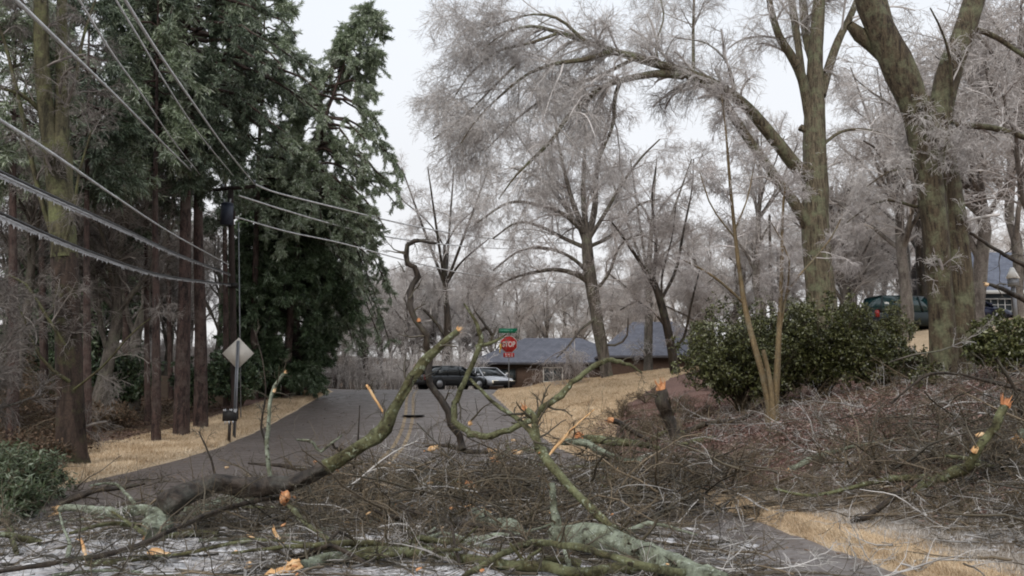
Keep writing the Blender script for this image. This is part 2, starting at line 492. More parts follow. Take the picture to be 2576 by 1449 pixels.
# ------------------------------------------------------------------ ground
def ground_material():
    m, nt, b = mat('ground_cover', .9, .2)
    vc = nt.nodes.new('ShaderNodeVertexColor'); vc.layer_name = 'zone'
    sp = nt.nodes.new('ShaderNodeSeparateColor'); nt.links.new(vc.outputs['Color'], sp.inputs[0])
    nbig = noise(nt, .6, 6, .65); nmid = noise(nt, 3.2, 6, .7); nfine = noise(nt, 34, 5, .75)
    straw = ramp(nt, nfine, [(.25, (.26, .17, .09)), (.5, (.66, .51, .345)), (.75, (.88, .75, .56))])
    straw = mixc(nt, mrange(nt, nmid, .42, .7), straw, mixc(nt, .5, straw, (.44, .31, .19)))
    litter = ramp(nt, nfine, [(.25, (.022, .016, .011)), (.5, (.085, .055, .035)), (.8, (.21, .15, .10))])
    mulch = ramp(nt, nfine, [(.25, (.085, .038, .028)), (.5, (.22, .135, .112)), (.78, (.44, .33, .295))])
    frost = ramp(nt, nfine, [(.3, (.22, .18, .14)), (.5, (.42, .38, .34)), (.68, (.74, .73, .73))])
    def edge(ch, lo=.35, hi=.65, n=nmid, amp=.5):
        a = nt.nodes.new('ShaderNodeMath'); a.operation = 'MULTIPLY_ADD'
        nt.links.new(n, a.inputs[0]); a.inputs[1].default_value = amp
        nt.links.new(ch, a.inputs[2])
        return mrange(nt, a.outputs[0], lo + amp / 2, hi + amp / 2)
    c = mixc(nt, edge(sp.outputs['Red']), litter, straw)
    c = mixc(nt, edge(sp.outputs['Green'], .3, .6, noise(nt, 1.1, 6, .75), 1.3), c, mulch)
    c = mixc(nt, edge(sp.outputs['Blue'], .45, .75, noise(nt, 2.2, 7, .8), 1.3), c, frost)
    c = mixc(nt, .45, c, ramp(nt, nbig, [(.3, (.7, .7, .7)), (.7, (1.2, 1.2, 1.2))]), 'MULTIPLY')
    nt.links.new(c, b.inputs['Base Color'])
    bump(nt, b, nfine, .8, .04)
    return m
M['ground'] = ground_material()

def road_material():
    m, nt, b = mat('wet_asphalt', .5, .3)
    nf = noise(nt, 60, 4, .7); nb = noise(nt, .35, 5, .6); nm = noise(nt, 2.5, 6, .7)
    c = ramp(nt, nf, [(.3, (.10, .083, .076)), (.7, (.195, .166, .152))])
    c = mixc(nt, .5, c, ramp(nt, nb, [(.3, (.8, .8, .8)), (.7, (1.2, 1.2, 1.2))]), 'MULTIPLY')
    n6 = noise(nt, 9, 6, .75)
    c = mixc(nt, mrange(nt, n6, .56, .66), c, mixc(nt, .5, c, (.13, .085, .055)))
    # frozen slush lying on the near part of the road
    t = nt.nodes.new('ShaderNodeTexCoord'); sx = nt.nodes.new('ShaderNodeSeparateXYZ'); nt.links.new(t.outputs['Object'], sx.inputs[0])
    near = mrange(nt, sx.outputs['Y'], 12.5, 8.8)
    left = mrange(nt, sx.outputs['X'], 2.0, -1.5, .25, 1.0)
    mm = nt.nodes.new('ShaderNodeMath'); mm.operation = 'MULTIPLY'; nt.links.new(near, mm.inputs[0]); nt.links.new(left, mm.inputs[1])
    m2 = nt.nodes.new('ShaderNodeMath'); m2.operation = 'MULTIPLY'; nt.links.new(mm.outputs[0], m2.inputs[0]); nt.links.new(mrange(nt, nm, .40, .56), m2.inputs[1])
    ic = ramp(nt, n6, [(.3, (.24, .22, .21)), (.65, (.66, .65, .66))])
    c = mixc(nt, m2.outputs[0], c, ic)
    nt.links.new(c, b.inputs['Base Color'])
    nt.links.new(mrange(nt, nm, .3, .7, .32, .65), b.inputs['Roughness'])
    bump(nt, b, nf, .5, .01)
    return m
M['road'] = road_material()

def grid_mesh(name, xs, ys, z, mt, kind=True, cut=None):
    X, Y = np.meshgrid(xs, ys)
    Z = z(X, Y)
    V = np.stack([X, Y, Z], -1).reshape(-1, 3)
    nx, ny = len(xs), len(ys)
    i = np.arange(ny - 1)[:, None] * nx + np.arange(nx - 1)[None, :]
    Q = np.stack([i, i + 1, i + nx + 1, i + nx], -1).reshape(-1, 4)
    if cut is not None:
        cx = V[Q].mean(1); Q = Q[~cut(cx[:, 0], cx[:, 1])]
    mb = MB().add(V, Q)
    return mb.build(name, mt, smooth=True), V

def lawn_bound(y):
    return np.interp(y, [13, 16, 20, 22, 30, 36, 44, 47], [2.6, 1.7, 2.2, 2.6, 3.9, 6.8, 12.0, 14])

xs = np.unique(np.concatenate([np.arange(-400, -40, 30), np.arange(-40, -12, 1.0), np.arange(-12, -6, .12), np.arange(-6, -1, .5),
                               np.arange(-1.2, 16, .12), np.arange(16, 50, 1.0), np.arange(50, 420, 30)]).round(3))
ys = np.unique(np.concatenate([np.arange(-30, 5, 1.5), np.arange(5, 30, .2), np.arange(30, 60, .4), np.arange(60, 120, 3), np.arange(120, 900, 60)]).round(3))
def gz(X, Y):
    z = hgt(X, Y)
    onroad = (X > xl(Y) + .1) & (X < xr(Y) - .1) & (Y < 57.5)
    return np.where(onroad, z - .05, z)
ground, GV = grid_mesh('ground', xs, ys, gz, M['ground'])
tag(ground, 'straw coloured lawn, leaf litter and rust pine straw banks beside the road', kind='structure')
gx, gy = GV[:, 0], GV[:, 1]
sR = gx - xr(gy); sL = xl(gy) - gx
z_r = np.zeros(len(gx)); z_g = np.zeros(len(gx)); z_b = np.zeros(len(gx))
lb = lawn_bound(gy)
z_r = np.where((sR > -.3) & (gy < 46.5) & (gy > 16) & (gx < lb), 1.0, z_r)
z_r = np.where((sR > -.3) & (gy <= 16) & (sR < 3.2), np.where(sR < .62, 1.0, .5), z_r)
z_r = np.where((gx > 11.5) & (gy > 31.5), 1.0, z_r)
z_r = np.where((gx > 0) & (gy > 46), 1.0, z_r)
z_r = np.where((gx > 6.0) & (gx < 8.2) & (gy > 11.0) & (gy < 12.6), 1.0, z_r)
vw = np.interp(gy, [8, 13, 17, 22, 30, 40, 46], [.1, .6, 1.9, 2.9, 2.2, 1.2, .8])
z_r = np.where((sL > -.3) & (gy < 46.5) & (sL < vw), 1.0, z_r)
z_g = np.where((sR > 0) & (gx > lb) & (gy > 13) & ~((gx > 11.5) & (gy > 31.5)) & (gy < 46), 1.0, 0)
z_g = np.where((sL > vw) & (sL < vw + 1.2) & (gy > 14) & (gy < 46), .55, z_g)
z_b = np.where((sR > .5) & (sR < 4.2) & (gy < 13.5), .62, 0)
z_b = np.where((sL > -.2) & (sL < 3) & (gy < 19), .28, z_b)
ca = ground.data.color_attributes.new('zone', 'FLOAT_COLOR', 'POINT')
ca.data.foreach_set('color', np.stack([z_r, z_g, z_b, np.ones_like(z_r)], 1).astype(np.float32).ravel())

# road sheet and cross street follow the terrain
mb = MB()
yy = np.concatenate([np.arange(-25, 46.4, .4)])
tt = np.linspace(0, 1, 25)
A, B = xl(yy) + .02, xr(yy) - .02
okr = yy < 45.6
yy = yy[okr]; A = A[okr]; B = B[okr]
X = A[:, None] * (1 - tt) + B[:, None] * tt
Yg = np.repeat(yy[:, None], len(tt), 1)
Z = rp(Yg) + .004 + .05 * (1 - (2 * tt - 1) ** 2)[None, :]
V = np.stack([X, Yg, Z], -1).reshape(-1, 3)
i = np.arange(len(yy) - 1)[:, None] * len(tt) + np.arange(len(tt) - 1)[None, :]
mb.add(V, np.stack([i, i + 1, i + len(tt) + 1, i + len(tt)], -1).reshape(-1, 4))
road = mb.build('road', M['road'], smooth=True)
tag(road, kind='structure')
mb = MB()
cx = np.concatenate([np.arange(-60, 60.1, 1.0)]); cy = np.arange(45.58, 57.8, .5)
X, Yg = np.meshgrid(cx, cy)
Z = hgt(X, np.maximum(Yg, 46.5)) + .012
Z = np.where(np.abs(Yg - 45.58) < .01, Z - .03, Z)
V = np.stack([X, Yg, Z], -1).reshape(-1, 3)
keep = lambda c: (c[:, 1] > 46.6) | ((c[:, 0] > -11.5) & (c[:, 0] < 3.0))
i = np.arange(len(cy) - 1)[:, None] * len(cx) + np.arange(len(cx) - 1)[None, :]
Q = np.stack([i, i + 1, i + len(cx) + 1, i + len(cx)], -1).reshape(-1, 4)
Q = Q[keep(V[Q].mean(1))]
mb.add(V, Q)
tag(mb.build('cross_street', M['road'], smooth=True), kind='structure')

# worn yellow centre lines and stop bar
M['yellowline'] = plain('worn_yellow_paint', (.29, .22, .14), .7, .3, 0, .45, 3)
M['whiteline'] = plain('worn_white_paint', (.38, .37, .35), .7, .3, 0, .35, 4)
def stripe(name, pts, w, mt, label):
    P = catmull(pts, 60)
    d = np.gradient(P, axis=0); d /= np.linalg.norm(d, axis=1, keepdims=True)
    n = np.stack([-d[:, 1], d[:, 0]], 1)
    a = P + n * w / 2; c = P - n * w / 2
    def zr(p):
        t = (p[:, 0] - xl(p[:, 1])) / (xr(p[:, 1]) - xl(p[:, 1]))
        return rp(p[:, 1]) + .009 + .05 * (1 - (2 * np.clip(t, 0, 1) - 1) ** 2)
    V = np.concatenate([np.column_stack([a, zr(a)]), np.column_stack([c, zr(c)])])
    k = np.arange(59)
    o = MB().add(V, np.stack([k + 60, k + 61, k + 1, k], 1)).build(name, mt)
    tag(o, label, kind='structure')
for dx in (-.14, .14):
    stripe('centre_line', [(-2.9 + dx, 14), (-3.0 + dx, 20), (-3.35 + dx, 26), (-3.9 + dx, 32), (-4.6 + dx, 38), (-5.0 + dx, 43)], .11, M['yellowline'], 'worn yellow line painted along the middle of the road')
for a, b_ in ((-4.8, -3.9), (-3.4, -2.4), (-1.9, -1.0)):
    stripe('stop_line', [(a, 41.4), (b_, 41.3)], .32, M['whiteline'], 'worn white stop line dashes at the junction')
c0 = G(1040, 1048)
mb = MB(); mb.cyl(c0 + (0, 0, .045), c0 + (0, 0, .062), .36, n=24)
mb.cyl(c0 + (0, 0, .04), c0 + (0, 0, .058), .42, n=24)
mh = mb.build('manhole_cover', M['bumper'])
tag(mh, 'round dark iron manhole cover set in the road beside the yellow lines', 'manhole cover')

# ------------------------------------------------------------------ trees
def tree_limb(parent, name, mt, pts, Y, dY=0.0, base=None, n=None, S=12, wob=.0, rough=.06):
    """pts: (px, py, width_px) ; depth Y at the start, Y+dY at the end"""
    P = []
    for k, (px, py, w) in enumerate(pts):
        yk = Y + dY * k / max(1, len(pts) - 1)
        p = Wp(px, py, yk); P.append([*p, w * yk / F / 2])
    P = np.array(P)
    ln = np.linalg.norm(np.diff(P[:, :3], axis=0), axis=1).sum()
    n = n or int(max(6, ln / .35))
    C = catmull(P, n)
    return C[:, :3], np.maximum(C[:, 3], .004)

def big_tube(mb, P, R, S=14, rough=.05, wob=.02, cap=False):
    P = P.copy(); K = len(P)
    w = np.cumsum(rng.normal(size=(K, 3)), 0); w -= np.linspace(0, 1, K)[:, None] * w[-1]
    P += w * wob * R[:, None] * .6
    a = np.arange(S) * 2 * np.pi / S
    ph = rng.uniform(0, 6, 4); k = np.linspace(0, K * .35, K)
    RR = R[:, None] * (1 + rough * (np.sin(3 * a[None] + ph[0] + k[:, None]) + np.sin(5 * a[None] + ph[1] - .6 * k[:, None]) + .8 * np.sin(2 * a[None] + ph[2])) + rng.normal(size=(K, S)) * rough * .45)
    mb.tubes(P[None], RR[None], S, cap)

def resample(P, R, K):
    t = np.linspace(0, len(P) - 1, K); i = np.minimum(t.astype(int), len(P) - 2); f = (t - i)[:, None]
    return P[i] * (1 - f) + P[i + 1] * f, (R[i] * (1 - f[:, 0]) + R[i + 1] * f[:, 0])

def crown_on(mb, limbs, lv, K0=16):
    """limbs: list of (P,R,dens_scale). lv: list of level dicts"""
    lst = []
    for P, R, ds in limbs:
        if ds <= 0: continue
        p, r = resample(P, R, K0)
        ln = np.linalg.norm(np.diff(p, axis=0), axis=1).sum()
        l0 = lv[0]
        n = max(2, int(l0['dens'] * ln * ds))
        lst.append(grow(p[None], r[None], n, l0['tr'], l0['L'], l0['ang'], l0['droop'], l0['wig'], 7, l0.get('rf', .5), l0['rmin'], l0.get('up', 0)))
    P = np.concatenate([a for a, _ in lst]); R = np.concatenate([b for _, b in lst])
    R = np.minimum(R, lv[0].get('rmax', .08))
    mb.tubes(P, R, 5)
    for q, l in enumerate(lv[1:]):
        K = 5 if q < len(lv) - 2 else 4
        P, R = grow(P, R, l['n'], l.get('tr', (.15, 1)), l['L'], l['ang'], l['droop'], l['wig'], K, l.get('rf', .5), l['rmin'], l.get('up', 0))
        R = np.minimum(R, l.get('rmax', .05))
        mb.tubes(P, R, 3)

LV_HERO = [dict(dens=1.5, tr=(.12, 1), L=(1.0, 3.0), ang=(25, 75), droop=.22, wig=.16, rmin=.016, rmax=.05, up=.1),
           dict(n=9, L=(.5, 1.5), ang=(25, 70), droop=.35, wig=.2, rmin=.009, rmax=.02),
           dict(n=7, L=(.3, .9), ang=(20, 65), droop=.45, wig=.22, rmin=.0065, rmax=.012),
           dict(n=4, L=(.15, .45), ang=(20, 60), droop=.5, wig=.25, rmin=.0055, rmax=.008)]
def scaled(lv, s=1.0, d=1.0, r=1.0, **kw):
    out = []
    for l in lv:
        l = dict(l); l['L'] = (l['L'][0] * s, l['L'][1] * s)
        for k in ('rmin', 'rmax'):
            if k in l: l[k] *= r
        if 'dens' in l: l['dens'] *= d
        l.update({k: v for k, v in kw.items() if k in ('droop', 'up') and k in l})
        out.append(l)
    return out

def hero(label, base_px, Y, trunks, limbs, mt, crown_mat, lv, cat='tree', name='tree', trunk_name='trunk', group=None, extra=None, K0=16, S=16):
    bx = Wp(base_px[0], base_px[1], Y); base = np.array([bx[0], bx[1], float(hgt(bx[0], bx[1]))])
    t = empty(name, base, label, cat, group)
    big = []
    for spec in trunks:
        P, R = tree_limb(t, 'trunk', mt, spec[0], Y + spec[1], spec[2])
        if spec[3] if len(spec) > 3 else True:       # reaches the ground
            g = float(hgt(P[0][0], P[0][1])) - .15
            if P[0][2] > g:
                m = max(2, int((P[0][2] - g) / .35))
                ext = np.linspace([P[0][0], P[0][1], g], P[0], m, endpoint=False)
                fl = 1 + .55 * np.exp(-np.arange(m) / 1.1)
                R = np.concatenate([R[0] * fl, R]); P = np.concatenate([ext, P])
        mb = MB(); big_tube(mb, P, R, S, .045)
        mb.build(trunk_name, M[spec[5]] if len(spec) > 5 else mt, t, base, True)
        big.append((P, R, spec[4] if len(spec) > 4 else .25))
    for spec in limbs:
        P, R = tree_limb(t, 'limb', mt, spec[0], Y + spec[1], spec[2])
        mb = MB(); big_tube(mb, P, R, 9 if R[0] > .06 else 7, .04)
        mb.build('limb', mt, t, base, True)
        big.append((P, R, spec[3] if len(spec) > 3 else 1.0))
    mb = MB()
    crown_on(mb, big, lv, K0)
    if extra: extra(mb)
    mb.build('crown', crown_mat, t, base)
    return t

# --- tall oak with a long limb bent over under the ice
hero('tall oak with a long ice laden limb bent right over above the lawn', (2075, 900), 30,
     [([(2078, 900, 78), (2066, 740, 72), (2056, 600, 70), (2054, 500, 66), (2052, 420, 62), (2050, 330, 58), (2050, 230, 46), (2052, 130, 38), (2058, 40, 34), (2062, -60, 28), (2080, -260, 18)], 0, 0, True, .08)],
     [([(2036, 300, 26), (2018, 200, 26), (1990, 140, 24), (1960, 90, 20), (1935, 0, 16), (1925, -120, 10)], 0, -2, .9),
      ([(2066, 240, 26), (2085, 170, 24), (2110, 100, 20), (2140, 40, 18), (2165, -30, 14), (2200, -160, 8)], 0, 1.5, .9),
      ([(2020, 200, 18), (2000, 60, 20), (1990, -20, 18), (1985, -140, 10)], 0, 1, .9),
      ([(2050, 180, 22), (2030, 90, 24), (2020, 0, 20), (2010, -120, 12)], 0, 2, .9),
      ([(2025, 330, 14), (2018, 322, 18), (2014, 328, 16)], 0, 0, .0),
      # upper bent limb
      ([(2040, 450, 40), (2000, 415, 36), (1940, 340, 32), (1870, 262, 29), (1810, 220, 30), (1760, 196, 30), (1700, 175, 26), (1620, 152, 22), (1540, 128, 18), (1470, 104, 15), (1400, 80, 11), (1330, 66, 8), (1260, 90, 5), (1210, 130, 3)], 0, -5.0, 2.0),
      # lower strut that joins it
      ([(2035, 570, 34), (1990, 500, 28), (1940, 430, 24), (1890, 360, 22), (1850, 300, 22), (1810, 240, 22), (1760, 205, 22)], 0, -1.9, .4),
      ([(1720, 190, 22), (1660, 186, 20), (1600, 194, 17), (1530, 212, 15), (1480, 244, 13), (1430, 292, 12), (1390, 350, 10), (1340, 400, 8), (1295, 445, 5), (1255, 500, 3)], -2.2, -3.0, 1.8),
      ([(1540, 128, 14), (1470, 150, 12), (1400, 160, 10), (1330, 185, 8), (1260, 240, 6), (1200, 300, 4), (1160, 360, 3)], -3.6, -1.5, 2.0),
      ([(1600, 145, 12), (1520, 185, 10), (1440, 215, 9), (1380, 240, 7), (1300, 300, 5), (1220, 380, 3)], -3.3, 2.0, 1.8),
      ([(1470, 104, 10), (1410, 50, 8), (1340, 36, 6), (1250, 60, 5), (1170, 80, 3)], -3.8, -1.0, 1.6),
      ([(1400, 85, 9), (1330, 110, 8), (1250, 130, 6), (1180, 190, 4), (1140, 250, 3)], -4.4, 0.5, 1.8),
      ([(1300, 160, 7), (1240, 220, 6), (1160, 300, 4), (1090, 350, 3)], -4.6, 1.5, 1.8),
      ([(1745, 188, 9), (1744, 90, 8), (1746, 0, 7), (1750, -90, 4)], -1.8, 0, 1.0),
      ([(1850, 225, 6), (1830, 160, 5), (1780, 110, 4), (1700, 95, 3)], -1.2, -1, 1.2),
      ([(1660, 170, 8), (1650, 110, 6), (1670, 40, 5), (1650, -40, 3)], -2.2, 1.0, 1.2),
      ([(2050, 380, 10), (2120, 330, 8), (2200, 330, 6), (2260, 360, 3)], 0, 2, .8),
      ([(1560, 205, 12), (1545, 250, 11), (1543, 310, 9), (1520, 370, 6), (1500, 420, 4)], -2.6, 0.3, 1.0),
      ], M['oak'], M['twig'], [dict(scaled(LV_HERO, 1.05, 1.2, .85)[0], tr=(.25, 1), droop=.32, wig=.11)] + scaled(LV_HERO, 1.0, 1.0, .85)[1:3] + [dict(LV_HERO[3], n=3, L=(.15, .55), rmin=.0045, rmax=.006)])

# --- forked oak nearest on the bank, two stems grown together
hero('massive forked oak with a dark seam down its doubled trunk on the bank', (2400, 975), 20,
     [([(2378, 990, 84), (2374, 940, 70), (2372, 850, 64), (2366, 740, 60), (2358, 620, 62), (2348, 520, 64), (2332, 430, 66), (2318, 350, 66), (2300, 270, 68), (2266, 180, 80), (2228, 100, 72), (2196, 30, 66), (2160, -60, 54)], -.25, -.8, True, .08),
      ([(2432, 990, 78), (2428, 940, 72), (2420, 850, 72), (2410, 740, 72), (2400, 620, 70), (2390, 520, 66), (2378, 430, 62), (2364, 350, 60), (2366, 270, 60), (2388, 170, 62), (2422, 90, 56), (2448, 10, 54), (2478, -90, 46)], 0, .6, True, .06),
      ([(2374, 970, 50), (2372, 700, 42), (2358, 500, 44), (2348, 380, 44), (2338, 300, 44), (2330, 245, 22)], -.05, .1, True, .0)],
     [([(2270, 210, 60), (2230, 140, 52), (2182, 100, 44), (2146, 78, 36), (2136, 62, 24)], -.6, -.2, .0),
      ([(2250, 150, 50), (2225, 60, 46), (2205, -30, 36)], -.4, .5, .0),
      ([(2395, 314, 15), (2440, 316, 15), (2500, 322, 15), (2560, 340, 14), (2620, 365, 12), (2700, 420, 8)], .1, 1, 1.3),
      ([(2330, 515, 9), (2300, 520, 8), (2250, 505, 7), (2200, 510, 5), (2130, 560, 3)], -.2, -.8, .9),
      ([(2440, 70, 14), (2500, 90, 14), (2560, 130, 12), (2620, 170, 8)], .5, .5, .6),
      ([(2395, 240, 10), (2390, 150, 8), (2370, 80, 6), (2340, 20, 4)], 0, -1, 1.0),
      ([(2352, 470, 9), (2345, 400, 8), (2350, 330, 6), (2340, 270, 3)], -.5, -.3, 2.5),
      ([(2368, 560, 7), (2380, 480, 7), (2372, 400, 5), (2390, 330, 3)], -.5, -.3, 2.5),
      ([(2330, 380, 6), (2300, 420, 6), (2240, 430, 5), (2180, 470, 3)], -.3, -1.0, 1.0),
      ], M['oak_brown'], M['twig'], scaled(LV_HERO, .55, .9, .8), S=18)

# --- round crowned oak beyond the lawn
hero('round crowned iced tree with fanned limbs before the brick house', (1530, 960), 41,
     [([(1530, 965, 34), (1520, 900, 30), (1508, 830, 32), (1498, 770, 32), (1490, 730, 34), (1482, 690, 34), (1478, 640, 30), (1475, 590, 26)], 0, 0)],
     [([(1478, 600, 16), (1468, 500, 14), (1470, 400, 10), (1475, 300, 7), (1478, 230, 4)], 0, 0),
      ([(1480, 600, 20), (1497, 520, 17), (1500, 440, 13), (1520, 350, 9), (1540, 260, 5)], 0, 1.5),
      ([(1476, 590, 16), (1445, 520, 13), (1420, 430, 10), (1400, 330, 7), (1395, 240, 4)], 0, -1),
      ([(1476, 600, 14), (1440, 545, 12), (1390, 480, 10), (1340, 440, 7), (1280, 420, 4)], 0, 2),
      ([(1474, 590, 14), (1420, 540, 12), (1350, 515, 9), (1280, 510, 7), (1200, 560, 4)], 0, -2),
      ([(1476, 625, 12), (1420, 600, 10), (1360, 570, 8), (1300, 560, 6), (1240, 600, 4)], 0, 1),
      ([(1482, 600, 12), (1520, 540, 10), (1560, 470, 8), (1610, 400, 6), (1660, 350, 4)], 0, -1.5),
      ([(1484, 620, 10), (1540, 590, 9), (1600, 520, 7), (1660, 500, 4)], 0, 2.5),
      ([(1488, 715, 16), (1450, 690, 13), (1400, 678, 11), (1350, 684, 9), (1290, 700, 6), (1220, 740, 4)], 0, -2),
      ([(1484, 690, 12), (1440, 650, 9), (1380, 625, 8), (1310, 630, 6), (1240, 680, 4)], 0, -3),
      ([(1484, 660, 8), (1450, 560, 7), (1400, 470, 6), (1330, 380, 4), (1290, 320, 3)], 0, 3),
      ([(1492, 740, 9), (1530, 690, 8), (1560, 620, 7), (1610, 590, 5), (1660, 620, 3)], 0, -1.5),
      ([(1510, 860, 7), (1540, 870, 6), (1575, 850, 5), (1580, 800, 3)], 0, -1),
      ([(1500, 800, 7), (1460, 830, 6), (1430, 870, 5), (1400, 900, 3)], 0, -2),
      ], M['grey'], M['twig_pink'], scaled(LV_HERO, 1.1, .95, 1.05))

# --- slim dark tree at the mulch edge
hero('slim dark leaning tree at the edge of the lawn', (1700, 955), 38,
     [([(1702, 955, 26), (1690, 880, 22), (1672, 800, 20), (1655, 740, 18), (1640, 700, 14)], 0, 0)],
     [([(1650, 730, 10), (1610, 660, 9), (1570, 600, 7), (1540, 560, 4)], 0, -1),
      ([(1645, 710, 9), (1650, 600, 8), (1640, 500, 6), (1650, 420, 4)], 0, 1),
      ([(1660, 760, 9), (1700, 680, 8), (1720, 580, 6), (1740, 480, 4), (1745, 400, 3)], 0, 1),
      ([(1690, 880, 8), (1720, 850, 7), (1740, 760, 6), (1760, 680, 4)], 0, -1),
      ([(1680, 830, 7), (1640, 780, 6), (1600, 760, 5), (1560, 780, 3)], 0, -1),
      ([(1670, 800, 6), (1665, 700, 6), (1690, 600, 4), (1700, 520, 3)], 0, .5),
      ], M['darkbark'], M['twig_pink'], scaled(LV_HERO, .85, 1.0, 1.05))

# --- tan multi stemmed myrtle in front of the bush
hero('tan smooth barked multi stemmed small tree before the evergreen bush', (1945, 1020), 18.6,
     [([(1936, 1022, 19.2), (1918, 940, 16.0), (1895, 860, 14.4), (1872, 760, 12.8), (1855, 640, 10.4), (1842, 520, 8.8), (1833, 420, 7.2), (1826, 330, 4.8), (1815, 240, 2.4)], 0, .3, True, .9),
      ([(1950, 1025, 19.2), (1955, 940, 16.8), (1958, 860, 14.4), (1962, 780, 12.0), (1966, 680, 9.6), (1968, 560, 7.2), (1975, 460, 4.8)], .1, -.4, True, .9),
      ([(1944, 1022, 14.4), (1938, 960, 12.8), (1926, 905, 11.2), (1920, 880, 10.4)], -.15, 0, True, 0)],
     [([(1868, 760, 7.2), (1820, 715, 6.4), (1770, 680, 5.6), (1720, 655, 3.2)], .1, -.8, .9),
      ([(1960, 800, 7.2), (1990, 720, 6.4), (2040, 660, 4.8), (2090, 600, 4.0), (2120, 540, 2.4)], 0, .6, .9),
      ([(1958, 860, 4.8), (1975, 760, 4.8), (1985, 650, 4.0), (1940, 560, 2.4)], 0, -.6, .9),
      ([(1848, 580, 4.8), (1880, 500, 4.0), (1900, 400, 2.4)], .2, .5, .9),
      ([(1850, 600, 4.8), (1790, 520, 4.0), (1760, 430, 2.4)], .2, -.6, .9),
      ], M['myrtle'], M['twig_pink'], [dict(scaled(LV_HERO, .42, 1.5, .62)[0], tr=(.5, 1))] + scaled(LV_HERO, .42, 1.3, .62)[1:])

# --- two slender saplings behind the myrtle and dark trunks behind the big oak
for (pts, lbl, Y, mt) in (
        ([(1940, 760, 9), (1938, 660, 8), (1936, 540, 6)], 'thin dark sapling snag rising behind the tan multi stemmed tree', 24, 'darkbark'),
        ([(2282, 760, 26), (2278, 700, 26), (2276, 640, 24), (2262, 560, 18), (2250, 470, 10), (2240, 380, 6)], 'dark trunked tree standing just behind the green car', 46, 'darkbark'),
        ([(2322, 720, 30), (2318, 640, 28), (2310, 560, 20), (2300, 440, 12)], 'dark tree half hidden by the massive forked oak', 48, 'darkbark'),
        ([(1134, 930, 20), (1128, 860, 20), (1126, 800, 18), (1120, 720, 14), (1118, 620, 8)], 'dark tree standing behind the dark parked car', 64, 'darkbark'),
        ([(1630, 890, 22), (1632, 800, 20), (1630, 700, 16), (1640, 560, 10)], 'grey trunk standing at the right end of the brick house roof', 52, 'grey')):
    lim = [([(pts[k][0], pts[k][1], pts[k][2] * .5), (pts[k][0] + sx * 40, pts[k][1] - 60, pts[k][2] * .4), (pts[k][0] + sx * 110, pts[k][1] - 120, 3)], 0, dy) for k, sx, dy in ((1, -1, 2), (-2, 1, -2), (-1, -1, 1), (-1, 1, 2))]
    if Y > 30: lim += [([(pts[-2][0], pts[-2][1], 8), (pts[-2][0] + sx * 60, pts[-2][1] - 160, 6), (pts[-2][0] + sx * 110, pts[-2][1] - 300, 3)], 0, dy) for sx, dy in ((-1, 1), (1, -2), (.2, 3), (-.4, -3))]
    else: lim = []
    hero(lbl, (pts[0][0], pts[0][1]), Y, [(pts, 0, 0, True, .4)], lim, M[mt], M['twig_far'] if Y > 40 else M['twig_pink'], scaled(LV_HERO, 1.1 if Y > 30 else .4, .55, 1.3 if Y > 30 else .6)[:4 if Y > 30 else 3])

# --- mossy forked tree in the left wood
hero('mossy yellow green forked tree at the edge of the dark wood', (180, 1135), 18,
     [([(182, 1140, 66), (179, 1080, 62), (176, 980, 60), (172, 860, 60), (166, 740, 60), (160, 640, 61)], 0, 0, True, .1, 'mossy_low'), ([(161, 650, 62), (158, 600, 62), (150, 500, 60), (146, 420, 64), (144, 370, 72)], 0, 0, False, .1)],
     [([(132, 390, 46), (118, 300, 40), (108, 200, 38), (104, 100, 36), (104, 0, 34), (100, -120, 24)], 0, -.4, .7),
      ([(152, 390, 40), (154, 300, 38), (155, 200, 32), (156, 100, 30), (157, 0, 28), (160, -120, 20)], 0, .5, .7),
      ([(140, 620, 14), (90, 450, 12), (50, 260, 10), (10, 100, 8), (-20, 20, 5)], .1, -.6, .9),
      ([(110, 290, 12), (60, 240, 10), (0, 220, 8), (-60, 180, 5)], 0, -1, .9),
      ([(155, 300, 10), (190, 200, 9), (210, 90, 7), (240, 0, 5)], 0, .8, .9),
      ([(160, 620, 9), (190, 520, 8), (195, 450, 6), (230, 330, 4)], -.2, -.6, .8),
      ([(166, 870, 8), (120, 800, 8), (70, 720, 6), (20, 690, 4)], -.3, -.8, .9),
      ([(176, 960, 10), (130, 930, 9), (90, 880, 7), (60, 800, 5), (40, 760, 3)], -.2, -1.0, 1.2),
      ([(186, 980, 6), (260, 920, 5), (330, 840, 4), (380, 800, 3)], -.2, -1.0, 1.0)],
     M['mossy'], M['twig_mid'], scaled(LV_HERO, .5, 1.0, .62))

# --- generic bare trees for the woodland beyond
def generic_bare(h=14.0, spread=5.0, dens=1.0, lvs=3):
    n = 12
    z = np.linspace(0, h * .72, n)
    tr = np.stack([np.cumsum(rng.normal(0, .10, n)), np.cumsum(rng.normal(0, .10, n)), z], 1)
    r = np.linspace(.24, .07, n)
    tm = MB(); big_tube(tm, tr, r, 8, .05)
    P, R = grow(tr[None], r[None], int(16 * dens), (.22, 1), (spread * .7, spread * 1.3), (20, 62), .02, .12, 8, .55, .03, .35)
    tm.tubes(P, R, 6)
    cm = MB()
    P, R = grow(P, R, int(11 * dens), (.15, 1), (spread * .22, spread * .5), (25, 65), .18, .18, 6, .45, .02, .1)
    cm.tubes(P, R, 4)
    P, R = grow(P, R, 7, (.1, 1), (.4, 1.3), (20, 65), .3, .2, 5, .5, .012)
    cm.tubes(P, R, 3)
    if lvs > 2:
        P, R = grow(P, R, 5, (.1, 1), (.25, .75), (20, 60), .35, .22, 4, .6, .008)
        cm.tubes(P, R, 3)
    return tm, cm
protos = []
